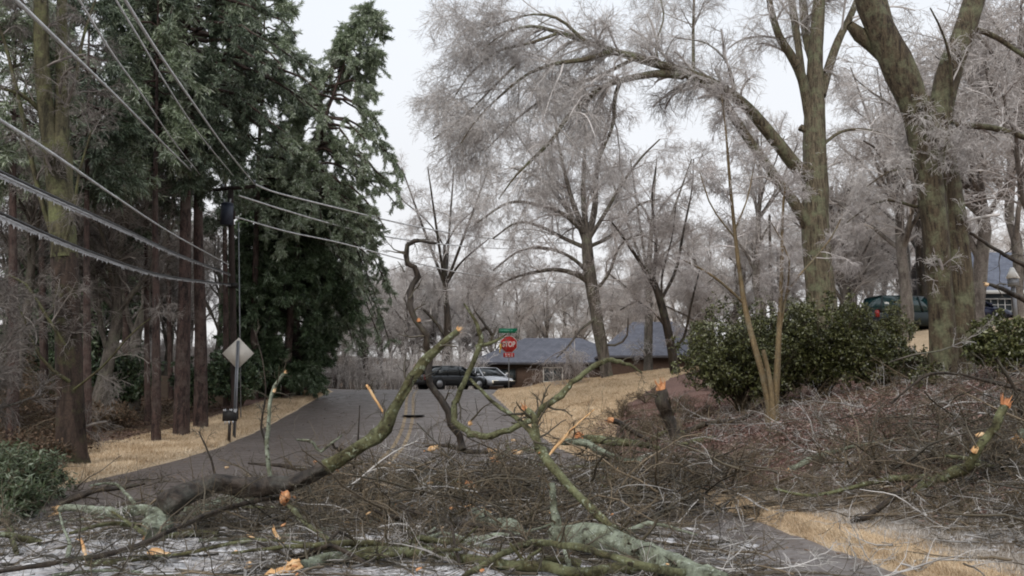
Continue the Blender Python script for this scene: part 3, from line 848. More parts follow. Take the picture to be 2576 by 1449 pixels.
for k, (h, s, d) in enumerate(((14, 4.6, 1.0), (12, 4.0, 1.0), (16, 5.0, .9), (9, 3.0, .9))):
    tm, cm = generic_bare(h, s, d)
    protos.append((tm.build('trunk', M['far_grey'], mesh_only=True, smooth=True), cm.build('crown', M['twig_far'], mesh_only=True)))
def bare(px, y, k, s, label, group=None, rz=None, x=None, dark=False):
    X = (px - 1288) / F * y if x is None else x
    t = empty('tree', (X, y, float(hgt(X, y)) - .1), label, 'tree', group)
    t.scale = (s,) * 3; t.rotation_euler = (0, 0, rng.uniform(0, 6.28) if rz is None else rz)
    for nm, me in zip(('trunk', 'crown'), protos[k]):
        o = bpy.data.objects.new(nm, me); COL.objects.link(o); o.parent = t
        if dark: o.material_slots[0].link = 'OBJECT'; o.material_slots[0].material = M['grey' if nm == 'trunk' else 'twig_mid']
    return t
GL = 'bare ice coated tree, one of many alike in the pale wood beyond the junction'
GG = 'pale bare trees in the wood beyond the junction'
for px, y, k, s in ((845, 62, 1, .9), (880, 66, 0, .9), (905, 74, 1, 1.0), (930, 60, 3, 1.0), (955, 70, 1, 1.0), (985, 82, 0, 1.0), (1010, 64, 3, 1.2), (1035, 76, 1, 1.1), (1060, 90, 0, 1.1), (1085, 68, 1, 1.0),
                    (1110, 80, 0, 1.0), (1150, 72, 3, 1.3), (1175, 92, 2, 1.1), (1200, 78, 1, 1.1), (1235, 86, 0, 1.0), (1260, 96, 2, 1.0), (1290, 84, 0, 1.0), (1330, 92, 1, 1.1), (1370, 88, 0, 1.1), (1410, 98, 2, 1.0),
                    (1450, 86, 1, 1.1), (1500, 92, 0, 1.1), (1550, 84, 1, 1.1), (1600, 94, 0, 1.1), (1650, 82, 1, 1.1), (1700, 88, 2, .9), (780, 70, 0, .9), (820, 80, 1, 1.0), (860, 92, 0, 1.0), (920, 98, 2, .9)):
    bare(px, y, k, s * 1.03, GL, GG)
RL = 'bare iced tree, one of several alike rising behind the evergreen bush and oaks'
RG = 'bare iced trees up the slope behind the oaks'
for px, y, k, s in ((1745, 56, 1, .8), (1790, 66, 0, .9), (1830, 52, 3, 1.0), (1880, 60, 0, .85), (1930, 70, 2, .85), (1985, 54, 1, .8), (2040, 64, 0, .9), (2120, 50, 3, 1.1), (2150, 60, 0, .9), (2190, 72, 2, .9), (2230, 56, 1, 1.0), (2270, 66, 0, 1.0), (2330, 62, 2, .9), (2380, 74, 0, 1.1), (2440, 66, 0, .9), (2500, 72, 2, .85), (2545, 78, 2, .85), (2600, 70, 0, 1.0)):
    bare(px, y, k, s, RL, RG)
LG = 'bare grey trees seen through the pine trunks'
for px, y, k, s in ((20, 40, 0, .9), (90, 46, 1, 1.0), (240, 44, 0, .9), (330, 50, 2, .8), (350, 58, 1, 1.0), (385, 62, 0, 1.0), (415, 66, 1, 1.0), (448, 60, 2, .9), (484, 64, 0, 1.0), (420, 46, 1, 1.0), (560, 52, 0, .9), (640, 56, 2, .8), (700, 50, 1, .9)):
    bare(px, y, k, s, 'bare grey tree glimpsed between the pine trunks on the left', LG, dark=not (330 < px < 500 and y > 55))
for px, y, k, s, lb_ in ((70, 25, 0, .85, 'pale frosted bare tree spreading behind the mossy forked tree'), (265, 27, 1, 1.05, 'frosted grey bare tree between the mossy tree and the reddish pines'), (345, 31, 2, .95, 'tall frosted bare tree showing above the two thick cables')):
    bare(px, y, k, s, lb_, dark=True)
for px, y, k, s, lb_ in ((2150, 46, 1, 1.35, 'tall frosted tree filling the gap between the tall oak and the forked oak'), (2265, 39, 0, 1.25, 'frosted tree rising right behind the left stem of the forked oak'), (2470, 36, 1, 1.45, 'frosted tree spreading above the navy car'), (2560, 42, 2, 1.3, 'tall frosted tree behind the garden lamp'), (2640, 30, 0, 1.25, 'frosted tree reaching in over the cottage roof from the side'), (1900, 48, 2, 1.15, 'tall frosted tree behind the tan multi stemmed tree')):
    bare(px, y, k, s, lb_)
bare(1770, 44, 3, .9, 'small bare tree just left of the evergreen bush, among pinkish twigs')
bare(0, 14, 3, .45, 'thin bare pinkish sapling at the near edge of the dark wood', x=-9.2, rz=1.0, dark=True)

# --- conifers
def conifer(label, base_px, Y, lean, prof, nb, mt, trunk_mat, trunk_w, zlo, leafL=(.12, .26), leafW=(.03, .06), dens=1.0, droop=.28, group=None, name='pine_tree', per=26, tr0=.12):
    """prof: list of (py, left px, right px) silhouette at depth Y; lean: trunk polyline [(px,py)]"""
    L = [Wp(a, b, Y) for a, b in lean]
    base = np.array([L[0][0], L[0][1], float(hgt(L[0][0], L[0][1]))])
    t = empty(name, base, label, 'tree', group)
    L[0] = base - [0, 0, .1]
    C = catmull(np.array(L), 30)
    rad = np.linspace(1, .12, 30) * trunk_w * Y / F / 2
    mb = MB(); big_tube(mb, C, rad, 12, .05)
    mb.build('trunk', trunk_mat, t, base, True)
    pz = np.array([Wp(1288, p[0], Y)[2] for p in prof])
    xa = np.array([Wp(p[1], p[0], Y)[0] for p in prof]); xb = np.array([Wp(p[2], p[0], Y)[0] for p in prof])
    o = np.argsort(pz); pz, xa, xb = pz[o], xa[o], xb[o]
    z = rng.uniform(pz[0], pz[-1], nb)
    ctr = np.stack([np.interp(z, C[:, 2], C[:, i]) for i in range(3)], 1); ctr[:, 2] = z
    ph = rng.uniform(0, 2 * np.pi, nb)
    ra = np.maximum(ctr[:, 0] - np.interp(z, pz, xa), .25); rb = np.maximum(np.interp(z, pz, xb) - ctr[:, 0], .25)
    cph = np.cos(ph)
    r = np.where(cph > 0, rb, ra) * cph ** 2 + (ra + rb) / 2 * np.sin(ph) ** 2
    r = r * rng.uniform(.72, 1.06, nb)
    K = 8
    s = np.linspace(0, 1, K)
    P = np.zeros((nb, K, 3))
    rise = rng.uniform(.02, .18, nb)
    for k in range(K):
        P[:, k, 0] = ctr[:, 0] + np.cos(ph) * r * s[k]
        P[:, k, 1] = ctr[:, 1] + np.sin(ph) * r * s[k]
        P[:, k, 2] = ctr[:, 2] + r * (rise * s[k] * 1.6 - droop * 1.9 * s[k] ** 2)
    P[:, 1:] += rng.normal(size=(nb, K - 1, 3)) * .05
    R = (.012 + .02 * r[:, None]) * np.linspace(1, .25, K)[None]
    bm = MB(); bm.tubes(P, np.minimum(R, .07), 4)
    lf = MB()
    Q, RQ = grow(P, R, int(11 * dens), (tr0, 1), (.35, 1.15), (25, 70), .3, .15, 5, .5, .006)
    bm.tubes(Q, RQ, 3)
    bm.build('branchwork', trunk_mat, t, base)
    Q = np.concatenate([Q, P[:, 3:]])
    n = len(Q); m = int(per * dens)
    tt = rng.uniform(.05, 1, (n, m)) * 4
    i = np.minimum(tt.astype(int), 3); f = (tt - i)[..., None]
    rows = np.arange(n)[:, None]
    c = (Q[rows, i] * (1 - f) + Q[rows, i + 1] * f).reshape(-1, 3)
    d = unit(Q[rows, i + 1] - Q[rows, i]).reshape(-1, 3)
    M_ = len(c)
    dd = unit(d * .8 + rng.normal(size=(M_, 3)) * .55 + np.array([0, 0, -.35]))
    sd = unit(np.cross(dd, rng.normal(size=(M_, 3))))
    ll = rng.uniform(*leafL, M_); ww = rng.uniform(*leafW, M_)
    c = c + dd * ll[:, None] * .4 + rng.normal(size=(M_, 3)) * .03
    lf.leaves(c, dd, sd, ll, ww)
    lf.build('crown', mt, t, base)
    return t

conifer('tall leaning pine with frosted green boughs against the open sky', (718, 1000), 37,
        [(718, 1000), (730, 800), (760, 500), (798, 345), (838, 240), (870, 150), (905, 80), (935, 15)],
        [(20, 930, 950), (60, 880, 970), (110, 840, 985), (160, 800, 992), (210, 740, 1005), (300, 720, 1012), (400, 700, 1005), (480, 690, 985), (540, 700, 960), (600, 720, 930)],
        125, M['conifer_ice'], M['pine'], 24, 0, dens=1.2, droop=.42, tr0=.4, per=110, leafL=(.11, .25), leafW=(.02, .04))
conifer('lower drooping pine with dark hanging boughs reaching toward the pale wood', (772, 1000), 41,
        [(772, 1000), (780, 900), (800, 760), (820, 620), (840, 500), (850, 440)],
        [(450, 840, 900), (500, 800, 990), (560, 790, 1000), (620, 790, 1000), (680, 790, 985), (740, 780, 930)],
        56, M['conifer_ice'], M['pine'], 18, 0, dens=1.1, droop=.8, tr0=.35, per=70, leafL=(.16, .36), leafW=(.022, .048))
conifer('broad dark green evergreen filling the gap behind the utility pole', (745, 1005), 38,
        [(745, 1005), (745, 900), (742, 760), (738, 600), (735, 470), (735, 380)],
        [(360, 690, 800), (420, 640, 850), (500, 610, 880), (580, 600, 900), (660, 590, 915), (700, 590, 925), (760, 590, 895), (820, 600, 830), (880, 610, 805), (940, 620, 800)],
        140, M['evergreen_dark'], M['pine_dark'], 30, 0, dens=1.2, droop=.42, tr0=.35, name='evergreen_tree', per=90, leafL=(.16, .36), leafW=(.025, .055))
conifer('shorter dark evergreen with boughs sweeping the ground just behind the sign', (640, 1015), 37,
        [(640, 1015), (640, 900), (638, 780), (636, 690), (636, 600)],
        [(580, 600, 690), (660, 580, 720), (760, 570, 740), (860, 560, 740), (930, 570, 740), (980, 580, 730)],
        70, M['evergreen_dark'], M['pine_dark'], 20, 0, dens=1.0, droop=.42, tr0=.35, name='evergreen_tree', per=80, leafL=(.16, .36), leafW=(.025, .055))
conifer('tall thick trunked pine with dark layered boughs spreading over the road', (460, 1048), 26,
        [(460, 1048), (460, 900), (464, 700), (466, 500), (468, 300), (466, 100), (464, -60), (462, -260)],
        [(-220, 380, 560), (-120, 330, 680), (-40, 320, 730), (20, 300, 780), (80, 300, 800), (140, 300, 810), (220, 320, 740), (320, 340, 700), (400, 350, 620), (470, 380, 560)],
        96, M['conifer'], M['pine'], 40, 0, dens=1.15, droop=.26, tr0=.3, per=110, leafL=(.10, .22), leafW=(.018, .036))
conifer('straight reddish pine standing close beside the thick trunked pine', (508, 1042), 27.5,
        [(508, 1042), (506, 850), (500, 650), (498, 450), (496, 250), (494, 50), (494, -200)],
        [(-180, 440, 600), (0, 430, 690), (100, 440, 700), (240, 450, 700), (360, 440, 640), (430, 460, 560)],
        56, M['conifer_ice'], M['pine'], 34, 0, dens=.9, tr0=.3, per=56, leafL=(.13, .28), leafW=(.018, .04))
conifer('slender pine behind the pole with high pale frosted branches', (640, 1010), 36,
        [(640, 1010), (640, 800), (645, 600), (650, 400), (660, 200), (665, 60), (668, -60)],
        [(-40, 600, 740), (40, 560, 760), (140, 540, 800), (240, 540, 820), (340, 550, 820), (440, 560, 800), (540, 580, 780)],
        84, M['conifer_ice'], M['pine'], 20, 0, dens=1.0, tr0=.3, per=70, leafL=(.15, .32), leafW=(.022, .045))
for k, (bx, by, Y, w, top, lo, wd_, lb_) in enumerate((
        (395, 1062, 24, 24, -60, 430, 120, 'reddish pine with a thin trunk left of the thick trunked pine'),
        (372, 1066, 28, 16, 20, 560, 100, 'very thin dark pine trunk between the reddish pines'),
        (428, 1056, 34, 14, 60, 500, 90, 'narrow pine stem squeezed between two reddish trunks'),
        (222, 1090, 22, 22, -40, 420, 130, 'reddish brown pine directly behind the mossy forked tree'),
        (36, 1100, 19, 30, -60, 380, 150, 'stout reddish pine at the dark end of the wood'),
        (318, 1060, 33, 20, 0, 430, 120, 'dark pine deep in the wood with low green boughs'),
        (110, 1070, 30, 22, -20, 480, 150, 'dark crowned pine deep in the wood beyond the mossy tree'),
        (570, 1035, 34, 18, 60, 520, 110, 'shaded pine just left of the utility pole'))):
    conifer(lb_, (bx, by), Y, [(bx, by), (bx - 3, by - 300), (bx - 4, by - 600), (bx + 4, top)],
            [(top, bx - 30, bx + 40), (top + 120, bx - wd_, bx + wd_), (lo - 60, bx - wd_ * .9, bx + wd_ * .9), (lo + 60, bx - wd_ * .5, bx + wd_ * .5)],
            46, M['conifer'] if k % 2 else M['conifer_ice'], M['pine'], w, 0, dens=.85, tr0=.3, per=56, leafL=(.13, .28), leafW=(.02, .04))

# dark evergreens and thicket filling the wood behind, copied
proto_ev = conifer('dense dark evergreen deep inside the shaded wood', (250, 1050), 42,
        [(250, 1050), (250, 850), (250, 600), (250, 420), (250, 300)],
        [(300, 225, 275), (400, 190, 310), (550, 160, 340), (700, 150, 350), (850, 150, 350), (1010, 170, 330)],
        130, M['evergreen_dark'], M['pine_dark'], 18, 0, dens=.9, droop=.3, name='evergreen_tree', per=24, leafL=(.2, .4), leafW=(.06, .12))
EVL = 'dense dark evergreen, one of several alike closing off the wood behind the pines'
proto_ev['label'] = EVL; proto_ev['group'] = 'dark evergreens behind the pine trunks'
for X, y, s in ((-34, 44, 1.1), (-29, 38, 1.0), (-27, 48, 1.3), (-25.5, 36, .8), (-19.5, 35, .75), (-15.5, 50, .9), (-17.5, 33, .42), (-31, 55, 1.4)):
    copy_thing(proto_ev, (X, y, float(hgt(X, y)) - .1), rng.uniform(0, 6), s, EVL)

# --- shrubs
def shrub(label, c, r, h, nleaf, mt, twig_mat, leafL=(.06, .12), leafW=(.03, .06), name='shrub', stems=26, group=None, cat='shrub', flat=1.0):
    base = np.array([c[0], c[1], float(hgt(c[0], c[1]))])
    t = empty(name, base, label, cat, group)
    a = rng.uniform(0, 2 * np.pi, stems); e = rng.uniform(.15, 1, stems)
    K = 7; s = np.linspace(0, 1, K)
    end = np.stack([np.cos(a) * r[0] * np.sqrt(e) * .8, np.sin(a) * r[1] * np.sqrt(e) * .8, h * (.45 + .5 * (1 - e * .7)) * rng.uniform(.55, 1.15, stems)], 1)
    P = s[None, :, None] * end[:, None, :] * np.array([1, 1, 1.0]); P[:, :, 2] = end[:, None, 2] * s ** .8
    P += rng.normal(size=P.shape) * .05 * s[None, :, None]
    gz_ = hgt(base[0] + P[:, :, 0], base[1] + P[:, :, 1]) - base[2]
    P[:, :, 2] += gz_ * s[None, :]
    R = np.linspace(.022, .008, K)[None].repeat(stems, 0)
    tb = MB(); tb.tubes(P, R, 4)
    sc = (r[0] + r[1]) / 2
    Q, RQ = grow(P, R, 14, (.2, 1), (sc * .2, sc * .45), (25, 75), .1, .18, 5, .5, .006, .15); tb.tubes(Q, RQ, 3)
    Q2, RQ2 = grow(Q, RQ, 6, (.2, 1), (sc * .07, sc * .2), (25, 70), .1, .2, 4, .6, .005); tb.tubes(Q2, RQ2, 3)
    tb.build('stems', twig_mat, t)
    if nleaf:
        n = len(Q2); m = max(1, nleaf // n)
        tt = rng.uniform(.1, 1.05, (n, m)) * 3; i = np.minimum(tt.astype(int), 2); f = (tt - i)[..., None]; rows = np.arange(n)[:, None]
        c_ = (Q2[rows, i] * (1 - f) + Q2[rows, i + 1] * f).reshape(-1, 3); M_ = len(c_)
        dd = unit(rng.normal(size=(M_, 3)) + [0, 0, -.2]); sd = unit(np.cross(dd, rng.normal(size=(M_, 3))))
        ll = rng.uniform(*leafL, M_)
        lm = MB(); lm.leaves(c_ + dd * ll[:, None] * .5, dd, sd, ll, rng.uniform(*leafW, M_))
        lm.build('foliage', mt, t)
    return t

def at_ground(px, y):
    X = (px - 1288) / F * y * CP if False else (px - 1288) / F * y
    return X, y
shrub('big dark evergreen bush behind the tan multi stemmed tree', at_ground(1860, 23.5), (2.3, 1.7), 3.4, 40000, M['laurel'], M['twig_dark'], name='bush', cat='bush', stems=60)
shrub('spreading dark evergreen bush in front of the tall oak trunk', at_ground(2070, 23.8), (2.1, 1.6), 3.0, 38000, M['laurel'], M['twig_dark'], name='bush', cat='bush', stems=60)
shrub('middle evergreen bush filling in between the two bigger ones', at_ground(1962, 24.6), (1.8, 1.4), 3.1, 32000, M['laurel'], M['twig_dark'], name='bush', cat='bush', stems=50)
shrub('low end of the evergreen bushes nearest the forked oak', at_ground(2215, 23), (1.4, 1.2), 1.7, 17000, M['laurel'], M['twig_dark'], name='bush', cat='bush', stems=36)
shrub('dark evergreen bush just beyond the forked oak', at_ground(2330, 24), (1.3, 1.1), 1.0, 12000, M['laurel'], M['twig_dark'], name='bush', cat='bush', stems=30)
shrub('leafy evergreen bush with brown leaves right of the forked oak', at_ground(2540, 17), (1.0, .9), 1.5, 15000, M['laurel'], M['twig_dark'], name='bush', cat='bush', stems=30)
shrub('leafy evergreen shrub hiding the tail of the green wagon', at_ground(2215, 33), (1.7, 1.2), 2.3, 15000, M['laurel'], M['twig_dark'], name='bush', cat='bush', stems=30)
shrub('rusty leaved shrub at the feet of the evergreen bush', at_ground(2290, 25), (.5, .5), .9, 1800, M['deadleaf'], M['twig_dark'], stems=12)
shrub('ivy and weeds clumped against the forked oak base', at_ground(2330, 18.8), (.45, .4), .5, 2500, M['laurel'], M['twig_brush'], stems=14, leafL=(.05, .1))
# green boughs and brown thicket on the near left
shrub('low green needled bush at the near left road edge', (-7.7, 12.6), (1.3, 1.4), .75, 26000, M['bough'], M['twig_brush'], leafL=(.07, .14), leafW=(.012, .03), stems=40)
shrub('small green sprawling bush against the slushy verge', (-6.6, 10.9), (.7, .8), .38, 9000, M['bough'], M['twig_brush'], leafL=(.07, .14), leafW=(.012, .03), stems=24)
TH = 'brown leafless thicket, one of several alike under the pines'
for X, y, r_, h_ in ((-10.4, 15.2, 1.3, .8), (-11.8, 17.6, 1.4, 1.0), (-9.7, 17.2, .9, .6), (-13.2, 20, 1.6, 1.1), (-10.9, 20.5, 1.0, .6), (-14.8, 24, 1.6, 1.3), (-12.6, 26, 1.2, .9), (-9.4, 13.6, .9, .7), (-16.2, 27, 1.8, 1.6), (-17.8, 30, 2, 2)):
    shrub(TH, (X, y), (r_, r_), h_, 900, M['deadleaf'], M['twig_brush'], leafL=(.05, .1), name='thicket', cat='thicket', group='brown thickets under the pines', stems=24)
DK = 'dark leafy holly, one of several alike among the pine trunks'
for X, y, r_, h_ in ((-13.4, 29, 1.5, 2.6), (-16.5, 24.5, 1.4, 2.6), (-19, 27.5, 1.8, 3.2), (-11.8, 31.5, 1.3, 2.2), (-10.6, 33, 1.3, 2.5), (-21.5, 31, 2, 4.0)):
    shrub(DK, (X, y), (r_, r_), h_, 9000, M['evergreen_dark'], M['twig_dark'], leafL=(.1, .2), leafW=(.05, .1), name='holly', cat='holly', group='dark hollies among the pine trunks', stems=24)
# pinkish undergrowth at the mulch edge
PK = 'low leafless pinkish shrub, one of several alike on the straw bank'
for px, y, r_, h_ in ((1560, 27, .9, .9), (1620, 30, 1.0, 1.0), (1690, 27, 1.0, .9), (1750, 31, 1.1, 1.1), (1600, 22, .8, .8), (1680, 21, .8, .8), (1540, 20, .7, .7), (1760, 24, .8, .6)):
    shrub(PK, at_ground(px, y), (r_, r_), h_ * .75, 0, None, M['twig_brush'], group='pinkish shrubs on the straw bank', stems=8)

# ------------------------------------------------------------------ houses
def hip(mb, x0, x1, y0, y1, ze, zr, inset, ov=.5):
    x0 -= ov; x1 += ov; y0 -= ov; y1 += ov
    ym = (y0 + y1) / 2
    V = [[x0, y0, ze], [x1, y0, ze], [x1, y1, ze], [x0, y1, ze], [x0 + inset, ym, zr], [x1 - inset, ym, zr]]
    mb.add(V, [[0, 1, 5, 4], [2, 3, 4, 5]], [[1, 2, 5], [3, 0, 4]])
    mb.add([[a, b_, c - .16] for a, b_, c in V[:4]] + V[:4], [[0, 1, 5, 4], [1, 2, 6, 5], [2, 3, 7, 6], [3, 0, 4, 7], [3, 2, 1, 0]])
def window_part(parent, c, w, h, gmat=None, nx=2, ny=2, mt='white'):
    f = MB(); t = .07
    for sx in (-1, 1): f.box((c[0] + sx * w / 2, c[1], c[2]), (t, .1, h + t))
    for sz in (-1, 1): f.box((c[0], c[1] - .003, c[2] + sz * h / 2), (w + t * 1.6, .11, t))
    for i in range(1, nx): f.box((c[0] - w / 2 + w * i / nx, c[1] + .01, c[2]), (.035, .05, h))
    for i in range(1, ny): f.box((c[0], c[1] + .013, c[2] - h / 2 + h * i / ny), (w, .05, .035))
    fo = f.build('window', M[mt], parent)
    MB().box((c[0], c[1] + .05, c[2]), (w, .03, h)).build('pane', gmat or M['winglass'], fo)

g0 = 2.25
h1 = empty('ranch_house', (3.3, 66, g0 - .25), 'low brick ranch house with a long grey hipped roof behind the stop sign', 'house')
def loc(o): return o
w = MB(); w.box((.1, 3.5, 1.15), (12.6, 8, 2.3)); w.box((8.2, 1.8, 1.35), (9.0, 9, 2.7)); w.build('wall', M['brick'], h1)
r = MB(); hip(r, -6.2, 6.4, -.5, 7.5, 2.3, 4.5, 4.6, .6); r.build('roof', M['shingle'], h1)
r = MB(); hip(r, 3.7, 12.7, -2.7, 6.3, 2.72, 5.7, 3.4, .55); r.build('roof', M['shingle'], h1)
MB().box((-.2, -.56, 2.2), (13.4, .06, .3)).build('fascia', M['darktrim'], h1)
window_part(h1, (-.1, -.55, 1.35), 1.5, 1.1, nx=2, ny=1)
window_part(h1, (-3.6, -.55, 1.3), 1.2, 1.0, nx=2, ny=1, mt='darktrim')
MB().box((1.0, -.55, 1.05), (.95, .06, 2.0)).build('door', M['darktrim'], h1)

X2 = 31.5; y2 = 52
g2 = float(hgt(X2, y2))
h2 = empty('cottage', (X2, y2, g2), 'slate blue house with blue grey roof and white trim at the top of the slope', 'house')
w = MB(); w.box((1.6, 4, 1.2), (9, 8, 2.4)); w.build('wall', M['slatewall'], h2)
w = MB(); w.box((-3.3, 2, 1.6), (1.0, 4, 3.2)); w.build('wall', M['tanwall'], h2)
r = MB()
r.add([[-3.6, -.6, 2.35], [6.6, -.6, 2.35], [6.6, 4.2, 5.6], [-3.6, 4.2, 5.6], [6.6, 9, 2.35], [-3.6, 9, 2.35]], [[0, 1, 2, 3], [3, 2, 4, 5]])
r.add([[-3.6, -.6, 2.2], [6.6, -.6, 2.2], [6.6, -.6, 2.35], [-3.6, -.6, 2.35]], [[0, 1, 2, 3]])
r.build('roof', M['shingle2'], h2)
MB().box((-3.0, -.1, 1.25), (.2, .1, 2.5)).build('corner_board', M['white'], h2)
MB().box((1.5, -.66, 2.26), (10.2, .1, .22)).build('fascia', M['white'], h2)
window_part(h2, (-1.3, -.06, 1.15), 2.2, 1.5, nx=5, ny=4)
window_part(h2, (2.0, -.06, 1.15), 1.6, 1.5, nx=4, ny=4)
c_ = MB(); c_.box((-3.7, 2.0, 3.6), (.9, .9, 7.2)); c_.box((-3.7, 2.0, 7.27), (1.05, 1.05, .14)); c_.build('chimney', M['chimbrick'], h2)
p = Wp(2556, 800, 38); gp = float(hgt(p[0], 38))
lp = empty('garden_lamp', (p[0], 38, gp), 'grey garden post topped by a pale peaked cap near the cottage', 'lamp post')
top = Wp(2556, 700, 38)[2] - gp
MB().cyl((0, 0, -.1), (0, 0, top - .35), .09, .08, 10).build('post', M['steel'], lp)
MB().box((0, 0, top - .2), (.34, .34, .36)).build('lantern', M['steel'], lp)
MB().cyl((0, 0, top), (0, 0, top + .5), .34, .08, 4).build('cap', M['white'], lp)

# ------------------------------------------------------------------ vehicles
def loft(mb, secs):
    """secs: list of (x, [(y,z)...]) closed rings"""
    n = len(secs[0][1]); V = []
    for x, ring in secs:
        V += [[(x if np.isscalar(x) else x[i]), y, z] for i, (y, z) in enumerate(ring)]
    Q = []
    for k in range(len(secs) - 1):
        for j in range(n): Q.append([k * n + j, k * n + (j + 1) % n, (k + 1) * n + (j + 1) % n, (k + 1) * n + j])
    V = np.array(V, float)
    T = []
    for e in (0, len(secs) - 1):
        for j in range(1, n - 1):
            T.append([e * n, e * n + j, e * n + j + 1] if e else [e * n, e * n + j + 1, e * n + j])
    mb.add(V, Q, T)

def car(label, loc, rz, paint, kind='suv', lights=False, glass='glass', group=None):
    t = empty('car', loc, label, 'car', group); t.rotation_euler = (0, 0, rz)
    L, Wd, H = (4.7, 1.86, 1.78) if kind == 'suv' else (4.7, 1.8, 1.45)
    hw = Wd / 2; belt = .98 if kind == 'suv' else .88
    def ring(w, zb, zt): return [(-w * .9, zb), (-w, zb + .14), (-w, zt - .16), (-w * .9, zt), (0, zt + .025), (w * .9, zt), (w, zt - .16), (w, zb + .14), (w * .9, zb)]
    hood = belt - .04; tail = belt if kind == 'suv' else belt - .02
    xs_ = [(-L / 2, .78, .35, tail - .28), (-L / 2 + .10, .92, .3, tail - .03), (-L / 2 + .5, .99, .28, tail), (-.6, 1, .25, belt), (.75, 1, .25, belt), (1.25, 1, .26, hood), (L / 2 - .35, .97, .28, hood - .14), (L / 2 - .08, .88, .3, hood - .24), (L / 2, .74, .36, hood - .40)]
    b = MB(); loft(b, [(x, ring(hw * w, zb, zt)) for x, w, zb, zt in xs_])
    b.build('body', M[paint], t, smooth=False)
    if kind == 'suv': gh = [(-L / 2 + .12, -L / 2 + .42), (-1.0, -.95), (.15, .05), (1.15, .42)]
    else: gh = [(-L / 2 + .55, -1.15), (-.8, -.6), (.15, .05), (1.25, .35)]
    gl = MB(); secs = []
    for xb, xt in gh:
        rb = [(-hw * .92, belt - .03), (-hw * .74, H - .07), (hw * .74, H - .07), (hw * .92, belt - .03)]
        secs.append(([xb, xt, xt, xb], rb))
    loft(gl, secs); gl.build('window', M[glass], t)
    rf = MB(); x0 = gh[0][1]; x1 = gh[-1][1]
    loft(rf, [(x0 - .05, [(-hw * .70, H - .075), (-hw * .66, H - .03), (0, H - .02), (hw * .66, H - .03), (hw * .70, H - .075)]),
              ((x0 + x1) / 2, [(-hw * .76, H - .08), (-hw * .7, H - .01), (0, H + .01), (hw * .7, H - .01), (hw * .76, H - .08)]),
              (x1 + .05, [(-hw * .70, H - .075), (-hw * .66, H - .03), (0, H - .02), (hw * .66, H - .03), (hw * .70, H - .075)])])
    rf.build('roof', M[paint], t)
    for s in (-1, 1):
        for xb, xt in gh:
            pb = np.array([xb, s * hw * .925, belt - .04]); pt = np.array([xt, s * hw * .745, H - .06])
            MB().cyl(pb, pt, .045, .04, 6).build('pillar', M[paint], t)
    for sx in (-1.42, 1.45):
        for s in (-1, 1):
            c = np.array([sx, s * (hw - .1), .34])
            wv = MB().cyl(c - (0, .11, 0), c + (0, .11, 0), .345, n=22).build('wheel', M['rubber'], t, smooth=False)
            MB().cyl(c + (0, s * .112, 0), c + (0, s * .125, 0), .21, n=16).build('rim', M['rim'], wv)
            MB().cyl(c + (0, s * .104, 0), c + (0, s * .106, 0), .42, n=22).build('wheel_arch', M['bumper'], t)
    for s in (-1, 1):
        MB().box((L / 2 - .06, s * hw * .66, hood - .36), (.16, .36, .16)).build('headlight', M['headlamp'] if lights else M['glass'], t)
        MB().box((-L / 2 + .04, s * hw * .8, belt - .16), (.12, .2, .34)).build('tail_light', M['lamp_red'], t)
        MB().box((.95, s * (hw + .1), belt + .06), (.12, .2, .14)).build('mirror', M[paint], t)
    MB().box((L / 2 - .02, 0, .42), (.14, Wd * .86, .26)).build('bumper', M['bumper'], t)
    MB().box((-L / 2 + .0, 0, .42), (.14, Wd * .86, .26)).build('bumper', M['bumper'], t)
    MB().box((L / 2 - .03, 0, hood - .38), (.1, .7, .16)).build('grille', M['bumper'], t)
    return t

def ongr(px, y): 
    X = (px - 1288) / F * y
    return (X, y, float(hgt(X, y)) + .01)
car('dark grey car stopped at the junction behind the fallen branches', ongr(1136, 51), math.radians(38), 'paint_dark', 'sedan')
car('silver car facing the camera with headlights on, right of the dark car', ongr(1220, 53.5), math.radians(-58), 'paint_silver', 'sedan', lights=True)
x, y_, z_ = ongr(2290, 42); car('teal green wagon parked on the upper lawn beside the forked oak', (x, y_, z_), math.radians(12), 'paint_green', 'suv', glass='glass_teal')
x, y_, z_ = ongr(2452, 43.5); car('navy blue car showing only past the far side of the forked oak', (x - .6, y_, z_), math.radians(4), 'paint_blue', 'sedan')

# ------------------------------------------------------------------ signs
def octa(r, y, t): 
    a = np.radians(22.5 + 45 * np.arange(8))
    V = [[r * math.cos(v), y, r * math.sin(v)] for v in a] + [[r * math.cos(v), y + t, r * math.sin(v)] for v in a]
    T = [[0, i, i + 1] for i in range(1, 7)] + [[8, 8 + i + 1, 8 + i] for i in range(1, 7)]
    Q = [[i, 8 + i, 8 + (i + 1) % 8, (i + 1) % 8] for i in range(8)]
    return np.array(V), Q, T
def text(parent, s, c, size, mt, name='lettering', width=None, bold=.02):
    cu = bpy.data.curves.new(name, 'FONT'); cu.body = s; cu.size = size; cu.align_x = 'CENTER'; cu.align_y = 'CENTER'; cu.extrude = .003; cu.offset = bold * size
    tmp = bpy.data.objects.new(name, cu); COL.objects.link(tmp)
    dg = bpy.context.evaluated_depsgraph_get(); dg.update()
    me = bpy.data.meshes.new_from_object(tmp.evaluated_get(dg))
    bpy.data.objects.remove(tmp, do_unlink=True)
    if width:
        xs_ = [v.co.x for v in me.vertices]; k = width / (max(xs_) - min(xs_))
        for v in me.vertices: v.co.x *= k
    me.materials.clear(); me.materials.append(M[mt])
    o = bpy.data.objects.new(name, me); COL.objects.link(o)
    o.parent = parent; o.location = c; o.rotation_euler = (math.pi / 2, 0, 0)
    return o
ys_ = 43.0
cs = Wp(1280, 866, ys_); gs = float(hgt(cs[0], ys_))
